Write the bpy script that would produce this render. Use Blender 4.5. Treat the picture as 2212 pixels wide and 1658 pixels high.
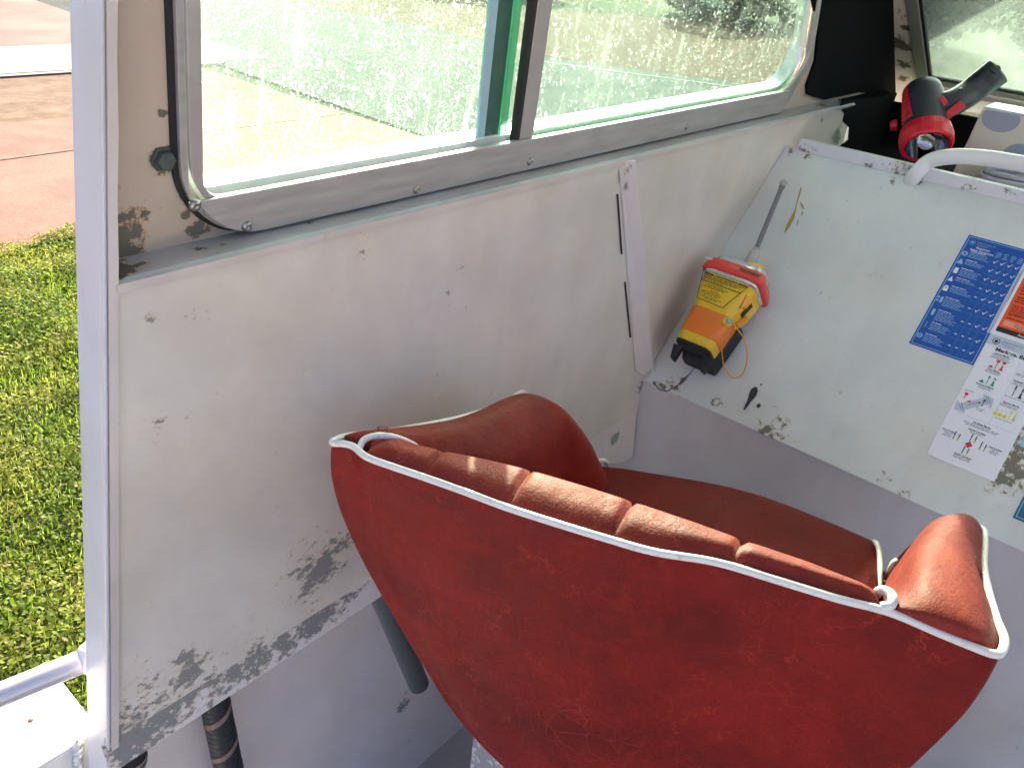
import bpy, bmesh, math, random
import numpy as np
from mathutils import Vector, Matrix, noise as mnoise
random.seed(7); rng = np.random.default_rng(7)
R_ = math.radians
scene = bpy.context.scene
for o in list(bpy.data.objects): bpy.data.objects.remove(o)

# ------------------------------------------------------------------ camera
# world: X runs to the bow, Y to port, Z up; the eye is the origin, the lawn lies at z = GZ
FPX = 1767.0; CX, CY = 1106.0, 829.0; GZ = -2.40
def _n(v): return v/np.linalg.norm(v)
_X = _n(np.array([2800-CX, -10-CY, FPX])); _Y = _n(np.array([-1353-CX, -416-CY, FPX]))
_Y = _n(_Y-_X*_X.dot(_Y)); _Z = np.cross(_X, _Y)
ROT = np.array([_X, _Y, _Z])
cam = bpy.data.objects.new('camera', bpy.data.cameras.new('camera')); scene.collection.objects.link(cam)
rgt, up, bck = ROT@[1,0,0], ROT@[0,-1,0], ROT@[0,0,-1]
cam.matrix_world = Matrix(((rgt[0],up[0],bck[0],0),(rgt[1],up[1],bck[1],0),(rgt[2],up[2],bck[2],0),(0,0,0,1)))
cam.data.sensor_width = 36; cam.data.lens = FPX/2212*36; cam.data.clip_start = .02; cam.data.clip_end = 400
scene.camera = cam
# ------------------------------------------------------------------ sky, sun, exposure
SUN_AZ, SUN_EL = R_(39), R_(25)      # azimuth from the bow towards port
w = bpy.data.worlds.new('World'); scene.world = w; w.use_nodes = True
nt = w.node_tree; sky = nt.nodes.new('ShaderNodeTexSky'); sky.sky_type = 'NISHITA'; sky.sun_disc = False
sky.sun_elevation = SUN_EL; sky.sun_rotation = math.pi/2-SUN_AZ; sky.air_density = .28; sky.dust_density = 5.0; sky.ozone_density = 0.
nt.links.new(sky.outputs[0], nt.nodes['Background'].inputs[0]); nt.nodes['Background'].inputs[1].default_value = .15
sl = bpy.data.lights.new('sun', 'SUN'); sl.energy = 3.2; sl.angle = R_(.53); sl.color = (1, .89, .72)
so = bpy.data.objects.new('sun', sl); scene.collection.objects.link(so)
sd = Vector((math.cos(SUN_AZ)*math.cos(SUN_EL), math.sin(SUN_AZ)*math.cos(SUN_EL), math.sin(SUN_EL)))
so.rotation_euler = sd.to_track_quat('Z', 'Y').to_euler()
scene.view_settings.view_transform = 'Standard'; scene.view_settings.look = 'None'
scene.view_settings.exposure = 2.58; scene.view_settings.gamma = 1

# ------------------------------------------------------------------ helpers
def ray(px, py): return _n(ROT@np.array([px-CX, py-CY, FPX]))
def onx(px, py, v): r = ray(px, py); return r*v/r[0]
def ony(px, py, v): r = ray(px, py); return r*v/r[1]
def onz(px, py, v): r = ray(px, py); return r*v/r[2]
def onp(px, py, p, n): r = ray(px, py); return r*np.dot(p, n)/np.dot(r, n)
A = lambda *v: np.array(v, float)

def link(o, parent=None):
    scene.collection.objects.link(o)
    if parent: o.parent = parent
    return o
def tag(o, label=None, cat=None, group=None, kind=None):
    if label: o['label'] = label
    if cat: o['category'] = cat
    if group: o['group'] = group
    if kind: o['kind'] = kind
    return o
def empty(name, loc=(0,0,0)):
    o = bpy.data.objects.new(name, None); o.location = loc; o.empty_display_size = .05; return link(o)
class MB:
    def __init__(s): s.v = []; s.f = []; s.m = []; s.sm = []
    def add(s, vs, fs, mi=0, smooth=False):
        b = len(s.v); s.v += [tuple(map(float, v)) for v in vs]
        for f in fs: s.f.append([b+i for i in f]); s.m.append(mi); s.sm.append(smooth)
    def build(s, name, mats, parent=None, bevel=0, auto=None):
        me = bpy.data.meshes.new(name); me.from_pydata(s.v, [], s.f)
        for m in (mats if isinstance(mats, list) else [mats]): me.materials.append(m)
        me.polygons.foreach_set('material_index', s.m); me.polygons.foreach_set('use_smooth', s.sm); me.update()
        o = bpy.data.objects.new(name, me)
        if parent is not None:
            inv = Vector(parent.location)
            pp = parent.parent
            while pp: inv += Vector(pp.location); pp = pp.parent
            me.transform(Matrix.Translation(-inv))
        link(o, parent)
        bm = bmesh.new(); bm.from_mesh(me); bmesh.ops.recalc_face_normals(bm, faces=bm.faces); bm.to_mesh(me); bm.free()
        if bevel:
            md = o.modifiers.new('b', 'BEVEL'); md.width = bevel; md.segments = 2; md.limit_method = 'ANGLE'; md.angle_limit = R_(35)
        return o
def box(mb, a, b, mi=0):
    x0,y0,z0 = a; x1,y1,z1 = b
    mb.add([(x0,y0,z0),(x1,y0,z0),(x1,y1,z0),(x0,y1,z0),(x0,y0,z1),(x1,y0,z1),(x1,y1,z1),(x0,y1,z1)],
           [(0,3,2,1),(4,5,6,7),(0,1,5,4),(1,2,6,5),(2,3,7,6),(3,0,4,7)], mi)
def prism(mb, pts, t, mi=0):
    """polygon pts (3-D) pushed along the vector t"""
    n = len(pts); t = np.array(t, float)
    mb.add([*pts, *[np.array(p)+t for p in pts]],
           [list(range(n)), list(range(2*n-1, n-1, -1))]+[(i, (i+1)%n, (i+1)%n+n, i+n) for i in range(n)], mi)
def ring_prism(mb, outer, inner, t, mi=0):
    n = len(outer); t = np.array(t, float); O = [np.array(p) for p in outer]; I = [np.array(p) for p in inner]
    vs = O+I+[p+t for p in O]+[p+t for p in I]; fs = []
    for i in range(n):
        j = (i+1) % n
        fs += [(i,j,n+j,n+i), (2*n+i,3*n+i,3*n+j,2*n+j), (i,2*n+i,2*n+j,j), (n+i,n+j,3*n+j,3*n+i)]
    mb.add(vs, fs, mi)
def crom(pts, n, closed=False):
    P = [np.array(p, float) for p in pts]; m = len(P); out = []
    if closed: g = lambda i: P[i % m]; segs = m
    else: g = lambda i: P[min(max(i, 0), m-1)] if 0 <= i < m else (2*P[0]-P[1] if i < 0 else 2*P[-1]-P[-2]); segs = m-1
    cnt = n if closed else n-1
    for k in range(n):
        x = k/cnt*segs; i = min(int(x), segs-1); t = x-i
        a, b, c, d = g(i-1), g(i), g(i+1), g(i+2)
        out.append(.5*((2*b)+(-a+c)*t+(2*a-5*b+4*c-d)*t*t+(-a+3*b-3*c+d)*t**3))
    return out
def tube(mb, pts, r, seg=12, mi=0, caps=True, smooth=True, closed=False):
    P = [np.array(p, float) for p in pts]; n = len(P)
    rr = r if hasattr(r, '__len__') else [r]*n
    T = []
    for i in range(n):
        a = P[(i-1) % n] if closed else P[max(i-1, 0)]; b = P[(i+1) % n] if closed else P[min(i+1, n-1)]
        T.append(_n(b-a))
    u = np.cross(T[0], [0,0,1.]);
    if np.linalg.norm(u) < .1: u = np.cross(T[0], [0,1.,0])
    u = _n(u); vs = []
    for i in range(n):
        u = _n(u-T[i]*u.dot(T[i])); v = np.cross(T[i], u)
        for k in range(seg):
            a = 2*math.pi*k/seg; vs.append(P[i]+rr[i]*(u*math.cos(a)+v*math.sin(a)))
    fs = []
    for i in range(n if closed else n-1):
        for k in range(seg): j = (i+1) % n; fs.append((i*seg+k, i*seg+(k+1)%seg, j*seg+(k+1)%seg, j*seg+k))
    mb.add(vs, fs, mi, smooth)
    if caps and not closed:
        b = len(mb.v)-n*seg
        mb.f += [[b+k for k in range(seg)][::-1], [b+(n-1)*seg+k for k in range(seg)]]; mb.m += [mi]*2; mb.sm += [False]*2
def grid(mb, rows, mi=0, smooth=True, closed_u=False):
    n = len(rows[0]); vs = [p for r in rows for p in r]; fs = []
    for i in range(len(rows)-1):
        for k in range(n if closed_u else n-1):
            fs.append((i*n+k, i*n+(k+1) % n, (i+1)*n+(k+1) % n, (i+1)*n+k))
    mb.add(vs, fs, mi, smooth)
def loftgrid(mb, rows, nu, nv, mi=0, fix=None):
    rows = [crom(r, nu) for r in rows]
    cols = [crom([r[k] for r in rows], nv) for k in range(nu)]
    g = [[(fix or (lambda q: q))(cols[k][j]) for k in range(nu)] for j in range(nv)]
    grid(mb, g, mi); return g
def frame_of(ax):
    ax = _n(np.array(ax, float)); u = np.cross(ax, [0,0,1.])
    if np.linalg.norm(u) < .1: u = np.cross(ax, [0,1.,0])
    u = _n(u); return ax, u, np.cross(ax, u)
def lathe(mb, o, ax, prof, seg=32, mi=0, mod=None, smooth=True):
    ax, u, v = frame_of(ax); vs = []
    for j, (h, r) in enumerate(prof):
        for k in range(seg):
            a = 2*math.pi*k/seg; q = r*(mod(a, j) if mod else 1)
            vs.append(np.array(o)+ax*h+q*(u*math.cos(a)+v*math.sin(a)))
    mb.add(vs, [(j*seg+k, j*seg+(k+1)%seg, (j+1)*seg+(k+1)%seg, (j+1)*seg+k) for j in range(len(prof)-1) for k in range(seg)], mi, smooth)

# ------------------------------------------------------------------ materials
class NT:
    def __init__(s, name):
        s.m = bpy.data.materials.new(name); s.m.use_nodes = True; s.t = s.m.node_tree
        s.b = s.t.nodes['Principled BSDF']; s.out = s.t.nodes['Material Output']; s.co = s.new('ShaderNodeTexCoord').outputs['Object']
    def new(s, k, **kw):
        n = s.t.nodes.new(k)
        for a, b in kw.items(): setattr(n, a, b)
        return n
    def set(s, sock, v):
        if hasattr(v, 'is_output'): s.t.links.new(v, sock)
        else: sock.default_value = v
    def math(s, op, a, b=0., c=None, clamp=False):
        n = s.new('ShaderNodeMath', operation=op, use_clamp=clamp); s.set(n.inputs[0], a); s.set(n.inputs[1], b)
        if c is not None: s.set(n.inputs[2], c)
        return n.outputs[0]
    def noise(s, scale, detail=4, rough=.55, vec=None, dist=0):
        n = s.new('ShaderNodeTexNoise'); s.set(n.inputs['Vector'], vec or s.co)
        n.inputs['Scale'].default_value = scale; n.inputs['Detail'].default_value = detail
        n.inputs['Roughness'].default_value = rough; n.inputs['Distortion'].default_value = dist
        return n.outputs['Fac']
    def vor(s, scale, feat='F1', vec=None, rnd=1):
        n = s.new('ShaderNodeTexVoronoi', feature=feat); s.set(n.inputs['Vector'], vec or s.co); n.inputs['Scale'].default_value = scale
        n.inputs['Randomness'].default_value = rnd
        return n
    def ramp(s, fac, lo, hi, a=0., b=1.):
        n = s.new('ShaderNodeMapRange'); s.set(n.inputs[0], fac); n.inputs[1].default_value = lo; n.inputs[2].default_value = hi
        n.inputs[3].default_value = a; n.inputs[4].default_value = b; return n.outputs[0]
    def mix(s, f, a, b, typ='MIX'):
        n = s.new('ShaderNodeMix', data_type='RGBA', blend_type=typ); s.set(n.inputs[0], f)
        s.set(n.inputs[6], a if hasattr(a, 'is_output') else (*a, 1)[:4]); s.set(n.inputs[7], b if hasattr(b, 'is_output') else (*b, 1)[:4]); return n.outputs[2]
    def scale(s, sx, sy, sz, rot=(0,0,0), vec=None):
        n = s.new('ShaderNodeMapping'); s.set(n.inputs[0], vec or s.co); n.inputs['Scale'].default_value = (sx, sy, sz); n.inputs['Rotation'].default_value = rot
        return n.outputs[0]
    def bump(s, h, strength=.2, dist=.002):
        n = s.new('ShaderNodeBump'); s.set(n.inputs['Height'], h); n.inputs['Strength'].default_value = strength; n.inputs['Distance'].default_value = dist
        s.t.links.new(n.outputs[0], s.b.inputs['Normal'])
    def col(s, c): s.set(s.b.inputs['Base Color'], c if hasattr(c, 'is_output') else (*c, 1)[:4])
    def rough(s, v): s.set(s.b.inputs['Roughness'], v)
    def metal(s, v): s.set(s.b.inputs['Metallic'], v)
def plain(name, c, rough=.5, metal=0, var=.12, sc=40, bump=.05):
    n = NT(name); f = n.noise(sc, 5)
    n.col(n.mix(f, tuple(x*(1-var) for x in c), tuple(min(1, x*(1+var)) for x in c))); n.rough(rough); n.metal(metal)
    if bump: n.bump(n.noise(sc*6, 3), bump, .001)
    return n.m
def paint(name, c=(.70,.66,.63), spots=(), lines=(), chip=(.19,.19,.18), stretch=(1,1,1), rot=(0,0,0), sc=55, stain=(.50,.42,.30), grime=.22, specks=True, rough=.42):
    """aged white paint; spots = (position, radius, strength): places where it has flaked to bare alloy"""
    n = NT(name)
    big = n.noise(2.3, 4, .6); mid = n.noise(9, 5, .65); fine = n.noise(140, 3)
    f = n.ramp(n.math('ADD', n.math('MULTIPLY', big, .6), n.math('MULTIPLY', mid, .4)), .38, .64)
    base = n.mix(f, tuple(x*(1-grime) for x in c), c)
    hue = n.noise(5.5, 3, .5); base = n.mix(n.ramp(hue, .42, .62, 0, .8), base, n.mix(1., base, (1.0,.965,.90), 'MULTIPLY'))
    dg = n.noise(16, 6, .7, vec=n.scale(1.0, 2.6, .7, (.4,.2,.5))); base = n.mix(n.ramp(dg, .56, .74, 0, .30), base, tuple(x*.66 for x in c))
    runs = n.noise(7, 5, .6, vec=n.scale(3.0, 3.0, .35)); base = n.mix(n.ramp(runs, .52, .72, 0, .35), base, tuple(a*b for a, b in zip(c, (.84,.82,.80))))
    if specks:
        sp = n.vor(26, 'F1'); k = n.math('MULTIPLY', n.ramp(sp.outputs['Distance'], .05, .09, 1, 0), n.math('GREATER_THAN', n.noise(5, 2), .57))
        base = n.mix(n.math('MULTIPLY', k, .35), base, (.22,.18,.14))
        sc2 = n.noise(38, 6, .75, vec=n.scale(1,1,1.7,(.5,.3,.9))); base = n.mix(n.ramp(sc2, .70, .74, 0, .4), base, (.3,.27,.24))
    chipm = None
    if spots or lines:
        nz = n.math('ADD', n.math('MULTIPLY', n.noise(sc, 7, .7, vec=n.scale(*stretch, rot)), .62), n.math('MULTIPLY', n.noise(sc*.28, 5, .6, vec=n.scale(*stretch, rot)), .38)); nz = n.ramp(nz, .355, .645, .04, 1.)
        m = None
        for p, r, st in spots:
            d = n.new('ShaderNodeVectorMath', operation='DISTANCE'); n.set(d.inputs[0], n.co); d.inputs[1].default_value = tuple(p)
            k = n.math('MULTIPLY', n.ramp(d.outputs['Value'], 0, r, 1, 0), st); m = k if m is None else n.math('MAXIMUM', m, k)
        d = n.math('SUBTRACT', m, nz)
        chipm = n.ramp(d, 0, .045); edge = n.ramp(d, -.16, 0, 0, .75)
        base = n.mix(edge, base, stain)
        metalc = n.mix(n.noise(220, 4), chip, tuple(min(1, x*1.5) for x in chip))
        base = n.mix(chipm, base, metalc)
    n.col(base)
    n.rough(n.ramp(mid, .3, .7, rough-.06, rough+.12))
    h = n.math('ADD', n.math('MULTIPLY', fine, .12), n.math('MULTIPLY', n.noise(3.5, 2), 1.0))
    if chipm is not None: h = n.math('SUBTRACT', h, n.math('MULTIPLY', chipm, .35))
    n.bump(h, .35, .004); return n.m

def leather(name, c, dark, light, crack=.5, rough=.42, spec=.2):
    n = NT(name); big = n.noise(6, 5, .6, vec=n.scale(1,1,1.6)); mid = n.noise(30, 6, .7)
    b = n.mix(n.ramp(big, .35, .65), dark, c); b = n.mix(n.ramp(mid, .52, .8, 0, .28), b, light)
    wv = n.new('ShaderNodeVectorMath', operation='ADD'); n.set(wv.inputs[0], n.co)
    nn = n.new('ShaderNodeTexNoise'); n.set(nn.inputs['Vector'], n.co); nn.inputs['Scale'].default_value = 14; nn.inputs['Detail'].default_value = 4
    sc_ = n.new('ShaderNodeVectorMath', operation='SCALE'); n.set(sc_.inputs[0], nn.outputs['Color']); sc_.inputs['Scale'].default_value = .035
    n.set(wv.inputs[1], sc_.outputs[0])
    cr = n.vor(44, 'DISTANCE_TO_EDGE', vec=wv.outputs[0]).outputs['Distance']
    area = n.ramp(n.noise(7, 4), .55, .66)
    cm = n.math('MULTIPLY', n.ramp(cr, .0, .035, 1, 0), area)
    b = n.mix(n.math('MULTIPLY', cm, crack), b, light)
    fine = n.vor(230, 'DISTANCE_TO_EDGE', vec=wv.outputs[0]).outputs['Distance']
    b = n.mix(n.ramp(fine, 0, .08, .25, 0), b, tuple(x*.4 for x in c))
    rd = n.math('ABSOLUTE', n.math('SUBTRACT', n.noise(13, 5, .62, vec=wv.outputs[0]), .5)); rl = n.math('MULTIPLY', n.ramp(rd, 0, .010, 1, 0), n.ramp(n.noise(10, 3), .50, .66)); b = n.mix(n.math('MULTIPLY', rl, .55), b, light)
    wd = n.noise(4.5, 6, .68, vec=n.scale(1,1,.5)); b = n.mix(n.ramp(wd, .52, .70, 0, .55), b, tuple(x*.55 for x in c))
    n.col(b); n.rough(n.ramp(mid, .3, .75, rough-.06, rough+.16)); n.b.inputs['Specular IOR Level'].default_value = spec
    h = n.math('ADD', n.math('MULTIPLY', n.ramp(fine, 0, .2), .08), n.math('MULTIPLY', n.noise(38, 6, .62, vec=n.scale(1,2.2,1)), .9))
    h = n.math('SUBTRACT', h, n.math('MULTIPLY', cm, .3)); h = n.math('ADD', h, n.math('MULTIPLY', n.noise(11, 3), 2.2))
    n.bump(h, .5, .003); return n.m

ALU = NT('brushed_aluminium'); _f = ALU.noise(30, 5, .6, vec=ALU.scale(.4, 3, 3)); ALU.col(ALU.mix(ALU.ramp(_f,.35,.7), (.36,.34,.32), (.46,.44,.42)))
ALU.metal(.25); ALU.rough(.48); ALU.bump(ALU.noise(200, 3, vec=ALU.scale(.1,3,3)), .05, .001); ALU = ALU.m
def dull(m, v=.1): m.node_tree.nodes['Principled BSDF'].inputs['Specular IOR Level'].default_value = v; return m
BLACK = plain('black_rubber', (.012,.012,.013), .6, var=.3, sc=60, bump=.2)
CARPET = dull(plain('black_lining', (.004,.0045,.0055), .9, var=.4, sc=200, bump=.6))
DARKSCREW = plain('stainless_screw', (.35,.33,.31), .3, .9)
PIPING = NT('cream_piping'); _p = PIPING.noise(60, 6, .7); PIPING.col(PIPING.mix(PIPING.ramp(_p,.58,.72), (.68,.66,.60), (.36,.34,.30))); PIPING.rough(.4)
PIPING.bump(PIPING.noise(400,3), .35, .0008); PIPING = PIPING.m
RED = leather('red_leather', (.215,.0085,.006), (.11,.0045,.0035), (.40,.045,.02), .4, .5, .18)
PAD = leather('faded_red_leather', (.26,.034,.021), (.16,.018,.012), (.36,.08,.045), .4, .56, .14)

def glass(name, dens, tint=(.80,.93,.86), drops=True, seed=0, film=(.01,.07), grad=None):
    n = NT(name); t = n.t
    mp = n.new('ShaderNodeMapping'); n.set(mp.inputs[0], n.co); mp.inputs['Location'].default_value = (seed, seed*1.7, 0); co = mp.outputs[0]
    n1 = n.noise(420, 4, .7, vec=co); n2 = n.noise(16, 5, .6, vec=co)
    st = n.noise(30, 5, .65, vec=n.scale(1.6, 1.6, .10, vec=co))
    d = n.math('ADD', n.math('MULTIPLY', n.ramp(n1, .55, .63), n.ramp(n2, .36, .64, .2, 1.)), n.math('MULTIPLY', n.ramp(st, .57, .80), .5))
    if drops:
        v = n.vor(210, 'SMOOTH_F1', vec=n.scale(1,1,.75, vec=co)).outputs['Distance']
        d = n.math('ADD', d, n.math('MULTIPLY', n.ramp(v, .22, .30, 1, 0), n.ramp(n.noise(60, 2, vec=co), .5, .6)))
    film = n.ramp(n.noise(3, 3, vec=co), .3, .7, *film)
    if grad:
        sx = n.new('ShaderNodeSeparateXYZ'); n.set(sx.inputs[0], n.co); film = n.math('ADD', film, n.math('MULTIPLY', n.ramp(sx.outputs['X'], grad[0], grad[1], 1, 0), n.ramp(n.noise(7, 5, .6, vec=co), .3, .7, grad[2]*.6, grad[2])))
    d = n.math('MULTIPLY', n.math('ADD', n.math('MULTIPLY', d, .55), film), dens, clamp=True)
    tr = n.new('ShaderNodeBsdfTransparent'); tr.inputs[0].default_value = (*tint, 1)
    tl = n.new('ShaderNodeBsdfTranslucent'); tl.inputs[0].default_value = (.74,.88,.77,1)
    df = n.new('ShaderNodeBsdfDiffuse'); df.inputs[0].default_value = (.55,.58,.52,1)
    m1 = n.new('ShaderNodeMixShader'); m1.inputs[0].default_value = .2; t.links.new(tl.outputs[0], m1.inputs[1]); t.links.new(df.outputs[0], m1.inputs[2])
    m2 = n.new('ShaderNodeMixShader'); n.set(m2.inputs[0], d); t.links.new(tr.outputs[0], m2.inputs[1]); t.links.new(m1.outputs[0], m2.inputs[2])
    gl = n.new('ShaderNodeBsdfGlossy'); gl.inputs['Roughness'].default_value = .05; fr = n.new('ShaderNodeLayerWeight'); fr.inputs[0].default_value = .5
    m3 = n.new('ShaderNodeMixShader'); n.set(m3.inputs[0], n.math('ADD', n.math('MULTIPLY', n.math('POWER', fr.outputs['Facing'], 4), .7), .03)); t.links.new(m2.outputs[0], m3.inputs[1]); t.links.new(gl.outputs[0], m3.inputs[2])
    t.links.new(m3.outputs[0], n.out.inputs[0]); return n.m

# ================================================================== BOAT CABIN
YW = .70; ZS = -.313; ZL = -.862; YB = .748; LEAN = R_(9)
boat = empty('boat_cabin', (1.0, .3, -1.5)); tag(boat, 'worn white painted alloy boat cabin with side windows and a sloping dash', 'boat')
def sp(px, py, r, st=1., y=YW): return (ony(px, py, y)-A(1.0,.3,-1.5), r, st)
OFF = A(1.0,.3,-1.5)
nU = A(0, math.cos(LEAN), math.sin(LEAN)); pU = A(0, YB, ZS)         # upper side wall plane (leans inboard)
def up_(px, py, off=0.): return onp(px, py, pU-nU*off, nU)
SKW = [0.]
def UP(x, q, off=0.):
    if q > .17 and x > 1.6 and x < 2.2: x = x+SKW[0]*(q-.17)
    return A(x, YB-q*math.sin(LEAN), ZS+q*math.cos(LEAN))-nU*off
xpost = lambda z: .3215+.153*(z+.08)                                   # aft edge of the cabin side, raked
# --- lower side panel with its folded flange
mat_wall = paint('side_panel_paint', (.71,.66,.595), [sp(692,1222,.085,.80), sp(668,1262,.05,.75), sp(740,1185,.06,.62), sp(770,1160,.03,.7), sp(397,1418,.030,.95), sp(402,1455,.045,.80), sp(455,1462,.06,.55),
    sp(340,1505,.08,.62), sp(265,1570,.08,.66), sp(560,1405,.05,.55), sp(992,578,.024,.58), sp(968,632,.008,.7), sp(330,690,.018,.5), sp(405,680,.03,.42), sp(1385,835,.030,1.0), sp(1340,375,.024,.62), sp(780,540,.03,.42), sp(350,905,.02,.4),
    sp(1775,262,.02,.8), sp(1810,290,.05,.9), sp(1755,320,.03,.6)], sc=95, stretch=(1,1,1.4), rot=(0,.6,0))
W0 = A(0,0,0)
mb = MB()
cut = lambda x, z: A(x, YW, z)
prism(mb, [cut(xpost(ZS), ZS), cut(2.10, ZS), cut(2.10, -.60), cut(1.45, -.90), cut(1.310, -.90), cut(1.310, -.872), cut(1.29, ZL), cut(xpost(ZL), ZL)], (0, .004, 0))
mb.build('side_panel', mat_wall, boat)
# flange under the panel: folds inboard and down
mat_lip = paint('flange_paint', (.76,.70,.68), [sp(690,1300,.07,.80), sp(745,1285,.06,.62), sp(640,1345,.04,.6), sp(560,1410,.055,.8), sp(500,1440,.05,.66), sp(420,1485,.07,.72), sp(350,1530,.07,.72), sp(265,1590,.08,.78),
    sp(610,1385,.04,.75), sp(1325,945,.022,1.1), sp(290,1585,.05,.8), sp(455,1470,.05,.75), sp(600,1395,.05,.7), sp(670,1335,.05,.85)], sc=85, stretch=(1,1,1.4), rot=(0,.7,0))
mb = MB(); n = 40; xs = np.linspace(xpost(ZL)-.004, 1.308, n); P0 = []; P1 = []; P2 = []; P3 = []; FE = [ony(*q, YW-.011) for q in ((236,1604),(418,1515),(648,1371),(796,1292),(1290,1001),(1345,999))]; FEx = [q[0] for q in FE]; FEz = [q[2] for q in FE]; print('FE', FE)
for x in xs:
    d = max(.012, ZL-float(np.interp(x, FEx, FEz))-.022)
    P0.append(A(x, YW-.0005, ZL+.0005)); P1.append(A(x, YW-.012, ZL-d-.022)); P2.append(A(x, YW-.008, ZL-d-.024)); P3.append(A(x, YW+.004, ZL-.002))
grid(mb, [P0, P1, P2, P3], smooth=False)
o = mb.build('flange', mat_lip, boat)
# --- raked aft post
mat_post = paint('post_paint', (.58,.58,.61), [], grime=.10, specks=True, rough=.35)
pt = A(xpost(.5), YW, .5); pb = A(xpost(-1.15), YW, -1.15); pdn = _n(pb-pt)
pn = _n(np.cross(pdn, A(0,1,0))); o0, o1 = onp(148,0,pt,pn), onp(190,1640,pt,pn); print('post out', o0, o1, onp(160,600,pt,pn), onp(178,1380,pt,pn))
def posty(z): return o0[1]+(o1[1]-o0[1])*(z-o0[2])/(o1[2]-o0[2])
zz = [.5, .1, -.2, -.5, -.8, -1.15]
mb = MB()
L = [A(xpost(z), YW-.003, z) for z in zz]; Rr = [A(xpost(z), posty(z), z) for z in zz]
prism(mb, L+Rr[::-1], (.0045, 0, 0)); mb.build('aft_post', mat_post, boat, bevel=.002)
mat_strip = paint('post_edge_paint', (.66,.60,.57), [], grime=.2)
mb = MB(); zz2 = np.linspace(.5, -1.15, 30)
L = [A(xpost(z)+.005, YW-.004, z) for z in zz2]; L2 = [A(xpost(z)+.005+.0085+.0006*math.sin(z*60), YW-.004, z) for z in zz2]
prism(mb, [*L, *L2[::-1]], (0, .0035, 0)); mb.build('post_edge', mat_strip, boat)
# --- sill ledge (angle): top shelf + front lip
mat_sill = paint('sill_paint', (.50,.51,.50), [sp(235,570,.05,1.0,.72), sp(300,560,.03,.7,.72), sp(1780,225,.03,.8,.72), sp(1820,215,.03,.9,.72), sp(640,470,.03,.5,.74), sp(480,520,.02,.5,.72), sp(440,520,.03,.5,.72)], chip=(.10,.09,.07), grime=.3)
mb = MB(); n = 80; xs = np.linspace(xpost(ZS)+.0115, 2.085, n)
j = lambda x: .0007*mnoise.noise((x*40, 3, 1))
taper = lambda x: 0 if x < 1.9 else (x-1.9)*.10
rows = [[A(x, YB+.002, ZS+.001) for x in xs], [A(x, YW+.001+j(x)-taper(x)*.3, ZS+.0015) for x in xs], [A(x, YW-.004+j(x)-taper(x)*.3, ZS-.002) for x in xs],
        [A(x, YW-.004+.5*j(x), ZS-.0105+taper(x)*.2) for x in xs], [A(x, YW-.0015, ZS-.0115+taper(x)*.2) for x in xs]]
grid(mb, rows, smooth=False)
mb.build('sill_ledge', mat_sill, boat)
mb = MB(); mat_lip2 = paint('sill_lip_paint', (.64,.58,.54), [sp(400,560,.02,.6), sp(470,545,.02,.6), sp(500,545,.02,.7), sp(330,585,.02,.5), sp(700,490,.02,.45), sp(1090,402,.02,.4), sp(1310,350,.02,.5), sp(1500,300,.02,.5)], chip=(.13,.11,.09), grime=.25)
prism(mb, [A(xpost(ZS)+.012, YW-.0045, ZS-.001), A(1.98, YW-.0045, ZS-.001), A(1.98, YW-.0045, ZS-.0095), A(xpost(ZS)+.011, YW-.0045, ZS-.0098)], (0, -.0012, 0))
mb.build('sill_lip', mat_lip2, boat)
# --- upper wall with the window cut out: four pieces around it
mat_up = paint('upper_wall_paint', (.57,.47,.385), [((up_(240,520)-OFF), .055, 1.05), ((up_(352,343)-OFF), .022, 1.15), ((up_(350,245)-OFF), .008, .9), ((up_(430,492)-OFF), .022, .9), ((up_(405,465)-OFF), .012, .9),
    ((up_(1758,200)-OFF), .02, .8)], chip=(.11,.10,.08), stain=(.42,.25,.13), sc=75)
WX0, WX1, WQ0, WQ1 = .405, 1.80, .030, .47
def slab(mb, x0, x1, q0, q1, off0=0., t=.004, mi=0, x0b=None, x1b=None):
    prism(mb, [UP(x0, q0, off0), UP(x1, q0, off0), UP(x1b if x1b is not None else x1, q1, off0), UP(x0b if x0b is not None else x0, q1, off0)], nU*t, mi)
# black lining forward of the window, down to the tray
mb = MB()
bl = [up_(1725,-260), up_(1750,0), up_(1763,60), up_(1757,130), up_(1738,184), up_(1739,203), up_(1775,214), up_(1850,198), up_(1934,206), up_(1925,-120), up_(1921,-260)]
prism(mb, [p-nU*.0065 for p in bl], nU*.006)
box(mb, (2.087,YW+.002,ZS-.012), (2.42,YB+.02,ZS-.004))
tl_ = [ony(*q, YW-.003) for q in ((1822,216),(1815,232),(1826,246),(1822,262),(1836,276),(1834,300),(1800,330))]; prism(mb, [*tl_, A(2.0,YW-.003,-.52), A(2.40,YW-.003,-.52), A(2.40,YW-.003,-.322)], (0,.003,0))
mb.build('black_lining', CARPET, boat)

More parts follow.
